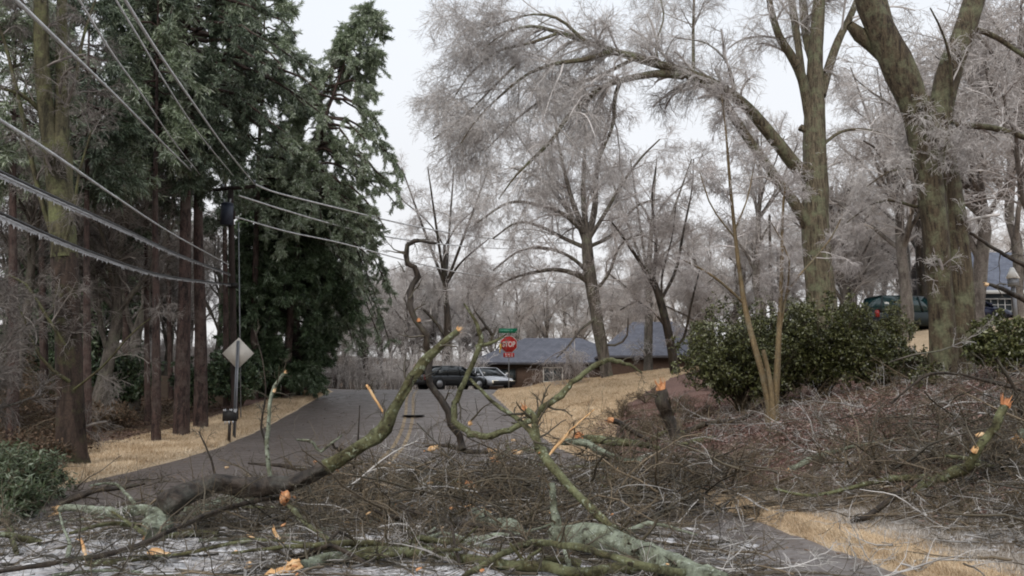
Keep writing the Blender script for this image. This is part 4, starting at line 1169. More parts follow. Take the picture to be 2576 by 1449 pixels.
st = empty('stop_sign', (cs[0], ys_, gs), 'red octagonal stop sign with a small red plate below on a grey post', 'stop sign')
hz = cs[2] - gs
MB().box((0, .03, (hz + .6) / 2 - .05), (.06, .04, hz + .7)).build('post', M['steel'], st)
r8 = .43 / math.cos(math.radians(22.5))
V, Q, T = octa(r8, -.01, .012); MB().add(V + [0, 0, hz], Q, T).build('sign_border', M['whiteletter'], st)
V, Q, T = octa(r8 * .94, -.016, .005); f = MB().add(V + [0, 0, hz], Q, T).build('sign_face', M['signred'], st)
text(st, 'STOP', (0, -.022, hz - .01), .38, 'whiteletter', width=.66, bold=.03)
MB().box((0, -.005, hz - .56), (.56, .012, .22)).build('lower_plate', M['signred'], st)
for dz, wds in ((.045, (.09, .13, .08)), (-.05, (.14, .07, .10))):       # two rows too worn to read
    x = -.2
    for wq in wds:
        MB().box((x + wq / 2, -.014, hz - .56 + dz), (wq, .006, .045)).build('worn_mark', M['whiteletter'], st); x += wq + .05
nb_ = Wp(1280, 832, ys_)
sn = empty('street_name_sign', (nb_[0] - .02, ys_, nb_[2]), 'green street name blade mounted above the stop sign', 'street sign')
MB().box((-.02, .0, 0), (.96, .012, .24)).build('blade', M['signgreen'], sn)
M['palegreen'] = plain('faded_green_lettering', (.16, .42, .32), .5, .4, 0, .05)
x = -.44
for wq in (.05, .07, .03, .06, .05, .06, .03):
    MB().box((x + wq / 2, -.009, .005), (wq, .006, .075)).build('worn_mark', M['palegreen'], sn); x += wq + .025
MB().box((.17, -.009, .005), (.07, .006, .07)).build('worn_mark', M['palegreen'], sn)
MB().cyl((0.02, .0, -.16), (0.02, 0, -.1), .03, n=8).build('bracket', M['steel'], sn)
cm_ = Wp(1259, 872, ys_ - .3)
yl = MB()
yl.box((0, 0, 0), (.10, .03, .30)); yl.box((-.03, 0, -.24), (.05, .03, .16))
yo = yl.build('marker_plate', M['yellowplate']); yo.location = [float(v) for v in cm_]
tag(yo, 'small pale yellow marker plate at the left edge of the stop sign', 'marker')

# warning sign seen from behind
yw = 26.0
cw = Wp(599, 889, yw); gw = float(hgt(cw[0], yw))
wsn = empty('warning_sign', (cw[0], yw, gw), 'diamond warning sign seen from its blank pale back near the pole', 'road sign')
hzw = cw[2] - gw; rr_ = 40 * yw / F
V = np.array([[0, 0, rr_], [rr_, 0, 0], [0, 0, -rr_], [-rr_, 0, 0], [0, .006, rr_], [rr_, .006, 0], [0, .006, -rr_], [-rr_, .006, 0]]) + [0, 0, hzw]
MB().add(V, [[3, 2, 1, 0], [4, 5, 6, 7], [0, 1, 5, 4], [1, 2, 6, 5], [2, 3, 7, 6], [3, 0, 4, 7]]).build('sign_face', M['signback'], wsn)
pm = MB(); ht = hzw + rr_ * .8 + .1
for dx in (-.035, .035): pm.box((dx, -.045, ht / 2 - .1), (.018, .05, ht))
pm.box((0, -.022, ht / 2 - .1), (.07, .012, ht))
pm.build('post', M['steel'], wsn)

# mailbox
gm = G(576, 1112)
bx = empty('mailbox', gm, 'black ice crusted mailbox on a thin post on the left verge', 'mailbox')
hm = Wp(576, 1045, gm[1])[2] - gm[2]
bx.scale = (.8, .8, 1.0)
MB().box((0, 0, hm / 2 - .15), (.09, .09, hm - .1)).build('post', M['darkbark'], bx)
a = np.linspace(0, np.pi, 9); rg = [(-.13, hm - .17)] + [(-.13 * math.cos(v), hm + .02 + .13 * math.sin(v)) for v in a] + [(.13, hm - .17)]
mb = MB(); loft(mb, [(-.24, rg), (.24, rg)]); mbx = mb.build('box', M['bumper'], bx)
ic = MB()
for k in range(26):
    q = rng.uniform([-.24, -.12, .1], [.24, .12, .17]); ic.cyl((q[0], q[1], hm + q[2] - .02), (q[0] + rng.normal(0, .03), q[1], hm + q[2] + .03), .03, .01, 5)
for k in range(14):
    q = rng.uniform(-.24, .24); ic.cyl((q, -.135, hm - .16), (q, -.135, hm - .16 - rng.uniform(.04, .14)), .012, .002, 5)
ic.build('ice_crust', M['ice'], bx)

# ------------------------------------------------------------------ utility pole and wires
yp = 30.0
pb = Wp(592, 1050, yp); pt = Wp(580, 478, yp)
pole = empty('utility_pole', (pb[0], yp, float(hgt(pb[0], yp))), 'dark wooden utility pole carrying a transformer and iced wires', 'utility pole')
b0 = np.array(pole.location)
mb = MB(); P = np.linspace([pb[0], yp, b0[2] - .2], pt, 12); mb.tubes((P - b0)[None], np.linspace(.13, .10, 12)[None], 14, True)
mb.build('post', M['polewood'], pole, smooth=True)
ca_, cb_ = Wp(518, 482, yp + .3) - b0, Wp(642, 466, yp - .3) - b0
d = cb_ - ca_
MB().box((ca_ + cb_) / 2, (np.linalg.norm(d), .1, .11), rz=math.atan2(d[1], d[0])).build('crossarm', M['polewood'], pole)
for f in (.02, .35, .68, .98):
    q = ca_ + d * f; MB().cyl(q + (0, 0, .05), q + (0, 0, .2), .04, .05, 10).build('insulator', M['steel'], pole)
tq = Wp(571, 540, yp - .25) - b0; h_ = 26 * yp / F
mb = MB(); mb.cyl(tq - (0, 0, h_), tq + (0, 0, h_), .22, n=20); mb.cyl(tq + (0, 0, h_), tq + (0, 0, h_ + .05), .235, .2, n=20)
tr_ = mb.build('transformer', M['transformer'], pole)
for dx in (-.1, .08): MB().cyl(tq + (dx, 0, h_ + .05), tq + (dx * 1.4, 0, h_ + .22), .035, .025, 8).build('bushing', M['ice'], tr_)
MB().box(tq + (.2, .1, 0), (.12, .1, .3)).build('bracket', M['polewood'], pole)
MB().box(Wp(586, 718, yp - .16) - b0, (.3, .16, .16)).build('cable_clamp', M['bumper'], pole)
mb = MB(); mb.cyl(Wp(600, 560, yp - .15) - b0, Wp(606, 1050, yp - .15) - b0, .02, n=6); mb.build('conduit', M['steel'], pole)

def wire(label, pts, Y0, Y1, r, mt='icedwire', ice=0.0, fringe=0, n=70):
    pts = catmull(np.array(pts, float), n)
    t = (pts[:, 0] - pts[0, 0]) / (pts[-1, 0] - pts[0, 0])
    Yi = 1 / ((1 - t) / Y0 + t / Y1)
    P = np.array([Wp(a, b_, y) for (a, b_), y in zip(pts, Yi)])
    base = P[-1] if Y0 < Y1 and pts[0, 0] < pts[-1, 0] else P[0]
    o = empty('power_line', base, label, 'power line', 'iced wires strung from the utility pole')
    mb = MB(); mb.tubes((P - base)[None], np.full((1, n), r), 6); mb.build('wire', M[mt], o, smooth=True)
    if ice:
        mb = MB(); Q = P - base - [0, 0, r * .9 + ice * .5]
        R = ice * (1 + .18 * rng.normal(size=n).clip(-1.5, 1.5))
        mb.tubes(Q[None], R[None], 6)
        if fringe:
            f = rng.uniform(0, 1, fringe) ** .8 * (n - 1); i = np.minimum(f.astype(int), n - 2); g = (f - i)[:, None]
            a0 = Q[i] * (1 - g) + Q[i + 1] * g
            ln = rng.uniform(.004, .028, fringe) * (1 + 1.2 * (rng.random(fringe) < .06))
            a1 = a0 - np.stack([rng.normal(0, .004, fringe), rng.normal(0, .004, fringe), ln + ice], 1)
            mb.tubes(np.stack([a0, a1], 1), np.stack([np.full(fringe, .009), np.full(fringe, .003)], 1), 4)
        mb.build('ice_fringe', M['ice'], o)
    return o
wire('thick iced wire crossing from top left corner to left end of crossarm', [(-40, -70), (40, 0), (150, 105), (290, 240), (420, 370), (520, 468)], 7.5, 30.2, .024)
wire('thin iced wire second from the left at the frame top, ending at the crossarm', [(150, -90), (200, 0), (280, 130), (355, 235), (440, 360), (535, 478)], 9, 30, .016)
wire('thin iced wire running close under the rightmost overhead wire', [(250, -80), (292, 0), (352, 100), (420, 215), (500, 335), (610, 470)], 8.5, 30, .014)
wire('rightmost overhead iced wire coming down to right end of crossarm', [(270, -80), (315, 0), (390, 120), (490, 265), (565, 370), (640, 464)], 8, 29.7, .021)
wire('light iced wire halfway down the pole above the two thick cables', [(-60, 270), (0, 302), (130, 385), (280, 488), (420, 580), (575, 666)], 7.5, 30, .018)
wire('upper thick black cable fringed with icicles', [(-60, 400), (0, 432), (150, 502), (300, 570), (440, 636), (580, 690)], 7.2, 30, .019, 'cable', .016, 1300)
wire('lowest thick black cable fringed with icicles', [(-60, 508), (0, 536), (120, 590), (250, 642), (400, 690), (582, 716)], 7.2, 30, .019, 'cable', .013, 1100)
wire('iced wire leaving the crossarm toward the far junction, uppermost', [(642, 464), (700, 486), (860, 526), (1000, 560), (1150, 588), (1300, 606), (1500, 614)], 29.7, 62, .034)
wire('iced wire leaving the pole below the uppermost far wire', [(600, 492), (720, 530), (860, 570), (1000, 600), (1200, 622), (1400, 628)], 30, 62, .034)
wire('faint wire sloping from the pole across the pale wood', [(590, 545), (720, 582), (860, 612), (1040, 660), (1160, 686), (1300, 704), (1560, 716), (1760, 712)], 30, 66, .028)

M['straw'] = leafmat('dry_straw_grass', [(0, (.28, .18, .095)), (.5, (.68, .53, .36)), (1, (.92, .79, .60))], .7, .2)
M['straw_ice'] = leafmat('iced_straw_grass', [(0, (.22, .17, .12)), (.5, (.50, .45, .40)), (1, (.76, .75, .74))], .4, .4)
M['needles'] = leafmat('rust_pine_straw', [(0, (.08, .035, .025)), (.5, (.24, .145, .12)), (1, (.50, .39, .35))], .7, .2)

# ------------------------------------------------------------------ fallen limbs
def spikes(P0, D, r, n=18, ln=(.6, 3.2)):
    """jagged torn end: flat splinters around a torn face, all of one piece"""
    mb = MB(); D = unit(D)
    a_ = unit(np.cross(D, [0.3, .2, 1.0])); b_ = np.cross(D, a_)
    S = 10; ang = np.arange(S) * 2 * np.pi / S
    rr = r * rng.uniform(.6, .95, S); ex = rng.uniform(.1, 1.9, S) * r
    ring0 = P0 - D * r * .25 + np.outer(np.cos(ang) * r * .93, a_) + np.outer(np.sin(ang) * r * .93, b_)
    ring1 = P0 + np.outer(ex, D) + np.outer(np.cos(ang) * rr, a_) + np.outer(np.sin(ang) * rr, b_)
    ring2 = P0 + np.outer(ex * .4, D) + np.outer(np.cos(ang) * rr * .45, a_) + np.outer(np.sin(ang) * rr * .45, b_)
    V = np.vstack([ring0, ring1, ring2, [P0 + D * r * .2]]); Q = []; T = []
    for j in range(S):
        k = (j + 1) % S
        Q += [[j, k, S + k, S + j], [S + j, S + k, 2 * S + k, 2 * S + j]]; T.append([2 * S + j, 2 * S + k, 3 * S])
    mb.add(V, Q, T)
    for _ in range(n):
        t = rng.uniform(0, 6.28); q = r * math.sqrt(rng.uniform(0, .9))
        p = P0 + a_ * math.cos(t) * q + b_ * math.sin(t) * q - D * r * .3
        e = p + unit(D + rng.normal(size=3) * .22) * r * rng.uniform(*ln)
        wv = r * rng.uniform(.12, .3)
        mb.tubes(np.array([[p, (p + e) / 2, e]]), np.array([[wv, wv * .7, wv * .08]]), 4)
    return mb

def px_point(px, py, dep):
    return Wp(px, py, dep) if dep > 0 else G(px, py, -dep)

def limb(label, pts, mt, twigs=6, tl=(.3, .9), broken=(), tw='twig_dark', cat='branch', name='fallen_branch', group=None, wob=.3, lv3=True, S=12, trt=(.1, 1), down=.05, segm=.07, rough=.05, lin=.5):
    P = []
    for px, py, w, dep in pts:
        p = px_point(px, py, dep); P.append([*p, w * p[1] / F / 2])
    P = np.array(P)
    ln = np.linalg.norm(np.diff(P[:, :3], axis=0), axis=1).sum()
    n = int(np.clip(ln / segm, 10, 140)); C = catmull(P, n)
    cu = np.concatenate([[0], np.cumsum(np.linalg.norm(np.diff(P[:, :3], axis=0), axis=1))]); dd_ = np.linspace(0, cu[-1], n)
    C = (1 - lin) * C + lin * np.stack([np.interp(dd_, cu, P[:, q]) for q in range(4)], 1)
    c, r = C[:, :3], np.maximum(C[:, 3], .003)
    base = c[np.argmin(c[:, 2])].copy()
    t = empty(name, base, label, cat, group)
    r = r * (1 + .06 * np.sin(np.linspace(0, ln * 7, n) + rng.uniform(0, 6))) 
    kn = rng.integers(0, n, max(1, int(ln * 1.2)))
    for k in kn: r[k] *= 1.18
    if isinstance(mt, str): mt = [(1.0, mt)]
    mb = MB(); big_tube(mb, c, r, S, rough, wob)
    VV = mb.V[0].reshape(n, S, 3); k0 = 0
    for fe, mn in mt:
        k1 = int(fe * (n - 1)); sg = MB(); m_ = k1 - k0 + 1
        k = np.arange(m_ - 1)[:, None] * S; j = np.arange(S)[None]; j2 = (j + 1) % S
        caps = []
        for cc, fl in ((0, k0 == 0), ((m_ - 1) * S, k1 == n - 1)):
            if fl: caps += [[cc, cc + w_, cc + w_ + 1] for w_ in range(1, S - 1)]
        sg.add(VV[k0:k1 + 1].reshape(-1, 3), np.stack([k + j, k + j2, k + S + j2, k + S + j], -1).reshape(-1, 4), np.array(caps) if caps else None)
        sg.build('limb', M[mn], t, base, True); k0 = k1
    if twigs:
        p, q = resample(c, r, 14)
        A, RA = grow(p[None], q[None], max(6, int(twigs * ln)), trt, tl, (30, 80), down, .2, 7, .35, .004, .12)
        RA = np.minimum(RA, .014)
        B, RB = grow(A, RA, 4, (.2, 1), (tl[0] * .4, tl[1] * .5), (25, 65), down, .22, 5, .6, .0028)
        Cc, RC = grow(B, RB, 2, (.2, 1), (tl[0] * .2, tl[1] * .25), (25, 60), down, .22, 4, .7, .0024)
        for q in range(len(A)):
            tm = MB(); tm.tubes(A[q:q + 1], RA[q:q + 1], 4); tm.tubes(B[q * 4:q * 4 + 4], RB[q * 4:q * 4 + 4], 3); tm.tubes(Cc[q * 8:q * 8 + 8], RC[q * 8:q * 8 + 8], 3)
            tm.build('twig', M[tw], t, base)
    for end, wm, sc in broken:
        if end == 0: spikes(c[0], c[0] - c[2], r[0] * sc).build('broken_end', M[wm], t, base)
        elif end == -1: spikes(c[-1], c[-1] - c[-3], r[-1] * sc).build('broken_end', M[wm], t, base)
        else:
            k = int(end * (n - 1)); up_ = rng.normal(size=3) * .4 + [0, -.8, .5]
            spikes(c[k] + unit(up_) * r[k] * .6, unit(up_) * .6 + unit(c[k + 1] - c[k]), r[k] * sc, 10).build('torn_wood', M[wm], t, base)
    return t

# great forked limb rising over the road
limb('thick mossy limb rearing up across the road to a splintered tip', [(395, 1352, 53, -.06), (420, 1300, 56, -.16), (450, 1262, 51, 9.75), (500, 1238, 49, 10.0), (560, 1218, 48, 10.2), (640, 1226, 44, 10.3), (745, 1214, 39, 10.4), (805, 1182, 32, 10.4), (860, 1152, 32, 10.4), (930, 1112, 32, 10.4), (972, 1078, 32, 10.4), (998, 1020, 25, 10.4), (1030, 965, 24, 10.4), (1070, 905, 22, 10.4), (1115, 862, 19, 10.4), (1152, 832, 15, 10.4)],
     [(.19, 'lichen'), (.58, 'wetlimb'), (1.0, 'olive')], 1.6, (.3, .8), ((-1, 'wood', .9), (.88, 'wood_red', .5)), trt=(.35, .95), S=18, rough=.09, wob=.1, lin=.6)
limb('smooth pale green limb lying across the left lane', [(150, 1282, 14, -.10), (200, 1280, 17, -.12), (300, 1286, 27, -.12), (380, 1282, 27, -.12), (440, 1283, 30, -.12), (500, 1278, 34, -.13), (560, 1262, 36, -.14), (620, 1254, 31, -.16), (690, 1243, 26, -.18)], 'lichen', 1.6, (.2, .6), ((0, 'wood', 1.5),), tw='twig_brush', S=14)
limb('thin pale lichen branch forking off the pale green limb', [(345, 1278, 9, -.14), (315, 1240, 8, -.3), (292, 1218, 7, -.4), (262, 1216, 5, -.42), (225, 1222, 4, -.42)], 'lichen', 3, (.1, .35), tw='twig_brush')
limb('pale crooked branch curling down under the pale green limb', [(300, 1292, 10, -.08), (240, 1304, 9, -.06), (190, 1308, 9, -.05), (120, 1322, 12, -.04)], 'lichen', 3, (.1, .4), tw='twig_brush')
limb('long thin dark branch running from the near left corner toward torn wood', [(-30, 1442, 10, -.08), (120, 1424, 12, -.12), (250, 1405, 13, -.16), (340, 1380, 13, -.2), (420, 1342, 12, -.25), (500, 1308, 12, -.3), (570, 1284, 11, -.32), (640, 1264, 11, -.32), (705, 1250, 12, -.32)], 'darkbark', 5, (.3, .9), ((-1, 'wood_red', 1.6),))
limb('dark olive branch slanting down from torn wood to the bottom', [(712, 1252, 13, -.3), (745, 1290, 13, -.28), (790, 1330, 13, -.2), (840, 1368, 14, -.15), (885, 1396, 16, -.1), (960, 1400, 16, -.1), (1060, 1386, 12, -.12), (1160, 1382, 8, -.2)], 'olive', 4, (.3, .9), ())
limb('heavy lichen crusted trunk lying across the lower right of the road', [(1395, 1348, 44, -.16), (1440, 1352, 56, -.18), (1500, 1362, 64, -.18), (1560, 1374, 66, -.18), (1630, 1400, 62, -.17), (1720, 1432, 56, -.15), (1820, 1470, 52, -.12)], 'lichen', .7, (.2, .6), (), S=20, name='fallen_log', cat='log', rough=.07, wob=.06, lin=.3)
limb('short pale stub standing up from the lichen crusted trunk', [(1408, 1352, 44, 8.85), (1402, 1318, 26, 8.85), (1394, 1285, 18, 8.87), (1390, 1250, 15, 8.9), (1388, 1215, 13, 8.95)], 'lichen', 2, (.1, .3), tw='twig_brush', name='branch_stub')
limb('pale log with a long torn orange end left of the heavy trunk', [(1200, 1292, 34, -.1), (1235, 1308, 36, -.1), (1280, 1332, 37, -.1), (1320, 1352, 34, -.09), (1345, 1368, 26, -.06)], 'lichen', .8, (.1, .4), ((0, 'wood', 1.1),), name='fallen_log', cat='log')
limb('long olive limb lying along the bottom of the road', [(820, 1388, 20, -.05), (860, 1392, 24, -.06), (1000, 1400, 25, -.07), (1090, 1398, 24, -.07), (1180, 1412, 24, -.06), (1300, 1430, 24, -.06), (1430, 1440, 26, -.06), (1560, 1436, 27, -.06), (1700, 1432, 24, -.06), (1800, 1440, 22, -.05)], 'olive', 2.5, (.2, .7), (), S=12)
limb('bowed grey green branch arching over the heavy trunk', [(1165, 1452, 13, -.1), (1210, 1420, 14, -.15), (1260, 1390, 15, -.2), (1320, 1362, 17, -.25), (1370, 1364, 16, -.3), (1430, 1374, 16, -.34), (1508, 1386, 17, -.36), (1570, 1405, 18, -.34), (1640, 1425, 19, -.3), (1720, 1440, 19, -.2)], 'olive', 2, (.2, .7), ())
limb('long straight mossy branch slanting from the pile to the heavy trunk', [(1182, 952, 8, 9.8), (1238, 1010, 9, 9.7), (1288, 1046, 11, 9.6), (1335, 1086, 16, 9.5), (1360, 1138, 21, 9.4), (1408, 1192, 21, 9.2), (1458, 1246, 20, 9.0), (1508, 1292, 20, 8.8), (1560, 1334, 20, 8.6), (1625, 1374, 20, 8.4), (1685, 1398, 20, 8.3)], 'olive', 2.2, (.25, .7), ((-.0 + .4, 'wood_red', .4),))
limb('forked pale twig crossing above the long mossy branch', [(1350, 1130, 14, 9.4), (1348, 1090, 16, 9.5), (1340, 1050, 17, 9.6), (1328, 1040, 20, 9.6), (1322, 1030, 18, 9.6)], 'olive', 3, (.2, .6), ((-1, 'wood_red', .9),))
limb('crooked dark branch rising highest from the pile beside the leaning tip', [(1166, 1120, 18, 12.0), (1148, 1066, 18, 12.0), (1120, 1006, 17, 12.0), (1090, 950, 17, 12.0), (1084, 900, 17, 12.0), (1066, 840, 16, 12.0), (1040, 775, 15, 12.0), (1014, 724, 15, 12.0), (1010, 705, 15, 12.0), (1026, 672, 15, 12.0), (1024, 655, 14, 12.0), (1004, 636, 14, 12.0), (1016, 604, 11, 12.0), (1044, 594, 9, 12.0), (1060, 604, 8, 12.0), (1098, 612, 6, 12.0)], 'darkbark', 3.0, (.2, .6), ((.5, 'wood_red', .7),), wob=1.0, segm=.12, lin=.95)
limb('long looping branch that dips and arches over toward the lawn', [(1166, 762, 5, 11.3), (1186, 800, 8, 11.3), (1200, 842, 12, 11.3), (1198, 876, 15, 11.3), (1184, 926, 14, 11.3), (1163, 966, 14, 11.3), (1152, 1008, 15, 11.3), (1150, 1044, 16, 11.2), (1180, 1070, 17, 11.1), (1230, 1078, 17, 11.0), (1290, 1064, 15, 11.0), (1340, 1042, 16, 11.0), (1400, 1004, 16, 11.0), (1440, 958, 15, 11.0), (1485, 928, 14, 11.1), (1545, 912, 12, 11.2), (1585, 918, 9, 11.3), (1615, 938, 4, 11.4)], 'olive', 2.6, (.2, .7), ((.42, 'wood', .6),), wob=.7, lin=.85)
limb('short crooked side branch with knuckled twigs near the stop sign', [(1196, 872, 10, 11.3), (1225, 866, 10, 11.2), (1250, 856, 6, 11.1), (1275, 840, 3, 11.0)], 'olive', 5, (.15, .4))
limb('dark forked twig bent above the looping branch', [(1198, 842, 8, 11.3), (1222, 822, 8, 11.35), (1240, 846, 7, 11.3), (1208, 800, 5, 11.3), (1192, 780, 3, 11.3)], 'darkbark', 4, (.15, .5))
limb('upright thin pale branch with a snapped cream tip left of the road centre', [(690, 1244, 12, 11.0), (680, 1185, 11, 11.0), (673, 1125, 10, 11.0), (678, 1078, 10, 11.0), (680, 1012, 10, 11.0), (692, 972, 9, 11.0), (716, 938, 8, 11.0)], 'lichen', 2, (.2, .5), ((-1, 'wood', .8), (.86, 'wood', 1.0)))
limb('thin upright twig beside the snapped cream tipped branch', [(672, 1130, 6, 11.2), (655, 1070, 6, 11.2), (664, 1010, 5, 11.2), (668, 975, 3, 11.2), (660, 900, 2.5, 11.2), (640, 830, 2, 11.2)], 'darkbark', 2, (.15, .4))
limb('small black forked twig standing near the mailbox', [(545, 1208, 6, 12.2), (533, 1160, 5, 12.2), (515, 1118, 4, 12.2), (500, 1085, 3, 12.2)], 'darkbark', 6, (.15, .45))
limb('pale yellow crooked twig bowing over the left lane', [(745, 1106, 5, 11.5), (785, 1108, 7, 11.5), (806, 1136, 8, 11.5), (832, 1116, 6, 11.5), (860, 1095, 4, 11.5)], 'lichen', 4, (.15, .4), tw='twig_brush')
limb('slim snapped stick with an orange tip leaning beside the yellow lines', [(972, 1050, 6, 10.8), (950, 1010, 6, 10.8), (922, 968, 7, 10.8)], 'wood', 1, (.1, .3))
limb('mossy green limb with a torn orange end behind the pile', [(1462, 1102, 20, 14.5), (1500, 1112, 22, 14.5), (1550, 1118, 22, 14.5), (1600, 1122, 18, 14.5), (1660, 1128, 12, 14.6)], 'olive', 2, (.3, .8), ((0, 'wood_red', 1.2),))
limb('green branch drooping beneath the torn mossy limb', [(1412, 1112, 18, 14.0), (1470, 1118, 18, 14.0), (1530, 1145, 16, 14.0), (1575, 1162, 14, 14.0), (1612, 1158, 11, 14.0)], 'lichen', 2, (.3, .8))
limb('long orange sliver bent out of the middle of the pile', [(1382, 1146, 5, 11.0), (1400, 1125, 10, 11.0), (1418, 1108, 9, 11.0), (1450, 1070, 4, 11.0), (1495, 1030, 3, 11.0)], 'wood', 2, (.2, .5))
limb('dark broken snag with a red brown top at the foot of the bank', [(1698, 1104, 30, 15.5), (1690, 1060, 30, 15.5), (1680, 1030, 30, 15.5), (1668, 1000, 28, 15.5), (1664, 980, 26, 15.5)], 'darkbark', 3, (.3, .8), ((-1, 'wood_red', .9),), name='broken_snag')
limb('short dark branch with a rusty broken end among pink twigs', [(1540, 1058, 13, 15.5), (1565, 1068, 12, 15.5), (1600, 1090, 11, 15.5), (1640, 1112, 8, 15.5)], 'darkbark', 3, (.2, .6), ((0, 'wood_red', 1.1),))
# right side limbs
limb('mossy limb with an orange snapped top climbing the near right bank', [(2300, 1236, 12, -.12), (2360, 1206, 17, -.25), (2430, 1178, 20, -.4), (2455, 1132, 20, -.62), (2494, 1094, 20, -.72), (2514, 1062, 20, -.82), (2528, 1020, 18, -.95)], 'olive', 2.6, (.25, .8), ((-1, 'wood_red', 1.2), (.62, 'wood', .8)))
limb('dark green branch reaching right out of the snapped limb', [(2380, 1146, 8, 10.2), (2435, 1152, 12, 10.2), (2500, 1168, 15, 10.2), (2590, 1186, 15, 10.2), (2700, 1200, 12, 10.2)], 'olive', 3, (.25, .8))
limb('pale green broken stub poking in behind the snapped limb', [(2640, 1060, 30, 10.6), (2600, 1078, 30, 10.6), (2570, 1098, 28, 10.6)], 'lichen', 1, (.1, .4), ((-1, 'wood', 1.0),))
limb('thin dark upright branch standing over the right bank', [(2504, 900, 7, 11.5), (2525, 935, 8, 11.5), (2545, 970, 9, 11.5), (2566, 1030, 10, 11.5), (2590, 1090, 11, 11.5)], 'darkbark', 3, (.25, .7))
limb('long low dark branch arching across the foot of the forked oak', [(2240, 1014, 5, 13.5), (2290, 972, 6, 13.5), (2340, 940, 7, 13.5), (2420, 940, 7, 13.4), (2500, 960, 8, 13.3), (2600, 992, 8, 13.2)], 'darkbark', 3, (.25, .7))
limb('dark hanging branch entering from the side before the blue grey roof', [(2438, 586, 8, 14), (2490, 620, 9, 14), (2540, 648, 11, 14), (2620, 690, 13, 14)], 'darkbark', 2, (.3, .8), name='hanging_branch')
limb('hanging branch with an orange torn tip in front of the cottage', [(2484, 716, 8, 13), (2520, 728, 11, 13), (2570, 750, 14, 13), (2640, 790, 16, 13)], 'darkbark', 2, (.2, .6), ((0, 'wood', 1.3),), name='hanging_branch')
limb('thin iced branch drooping across the forked oak trunk', [(2240, 910, 3, 15), (2300, 892, 4, 15), (2370, 880, 4, 15), (2440, 850, 4, 15), (2500, 800, 3, 15)], 'grey', 2, (.2, .6), tw='twig_ice')
# slim broken branches strewn across the whole near road and bank
SL = 'slim snapped branch, one of many alike strewn over the near road and bank'
for k in range(48):
    if k < 26: px, py = rng.uniform(0, 1500), rng.uniform(1275, 1440)
    elif k < 38: px, py = rng.uniform(850, 1700), rng.uniform(1130, 1260)
    else: px, py = rng.uniform(1650, 2560), rng.uniform(1060, 1330)
    p0 = G(px, py); a = rng.normal(0, .85) + (math.pi if rng.random() < .5 else 0); ln_ = rng.uniform(.7, 2.4)
    dx, dy = math.cos(a), math.sin(a) * .6
    pts = []
    for f, lf in ((0, .04), (.33, rng.uniform(.06, .2)), (.66, rng.uniform(.06, .25)), (1, rng.uniform(.04, .35))):
        x, y = p0[0] + dx * ln_ * f + rng.normal(0, .05), max(6.8, p0[1] + dy * ln_ * f + rng.normal(0, .05))
        z = float(hgt(x, y)) + lf
        vy = (z - EYE) / y; u = F * (vy * CP - SP) / (CP + vy * SP); yc = F * CP - u * SP
        pts.append((1288 + x / y * yc, 724.5 - u, (26 - 18 * f) * rng.uniform(.45, .9), y))
    limb(SL, pts, ('lichen', 'olive', 'darkbark', 'olive', 'darkbark')[k % 5], 3, (.2, .6), ((0, 'wood', .8),) if k % 3 == 0 else (), group='slim snapped branches strewn over road and bank', S=8, tw='twig_brush')
# pale sticks lying in the slush
for lb_, pts, mt, br in (
        ('pale green stick in the slush left of the olive slanting branch', [(500, 1358, 9, -.04), (600, 1352, 10, -.05), (700, 1346, 12, -.05), (800, 1334, 10, -.04), (850, 1330, 6, -.04)], 'lichen', ()),
        ('thick pale log end with a big orange split at the bottom edge', [(740, 1426, 26, -.08), (790, 1412, 28, -.08), (850, 1400, 26, -.08), (900, 1400, 18, -.08)], 'lichen', ((0, 'wood', 1.3),)),
        ('pale thin log just above the thick pale log end', [(740, 1400, 12, -.05), (800, 1386, 14, -.06), (862, 1378, 12, -.05)], 'lichen', ()),
        ('grey stick crossing the slush at the bottom left corner', [(130, 1449, 10, -.05), (220, 1440, 9, -.06), (300, 1436, 7, -.06), (360, 1440, 5, -.06)], 'lichen', ()),
        ('pale stick under the thin dark branch near the left corner', [(165, 1420, 12, -.04), (175, 1370, 8, -.1), (160, 1330, 6, -.2), (150, 1290, 4, -.3)], 'lichen', ()),
        ('dark twig leaning in front of the long olive limb', [(1165, 1449, 9, 7.7), (1150, 1400, 8, 7.8), (1142, 1360, 7, 7.9), (1138, 1325, 5, 8), (1110, 1300, 4, 8.1)], 'darkbark', ()),
        ('dark curved twig hanging from an orange chunk to the olive limb', [(1078, 1395, 8, 8.6), (1062, 1350, 7, 8.8), (1042, 1320, 6, 9.0), (1024, 1288, 5, 9.2)], 'darkbark', ()),
        ('mossy forked stick just beneath the bowed branch', [(1322, 1420, 12, 8.2), (1335, 1400, 10, 8.2), (1365, 1378, 8, 8.2)], 'olive', ()),
        ('upright dark twig behind the yellow lines', [(905, 1020, 2.5, 11.8), (902, 1070, 3, 11.8), (898, 1130, 4, 11.8), (890, 1180, 5, 11.8)], 'darkbark', ())):
    limb(lb_, pts, mt, 3, (.15, .5), br)

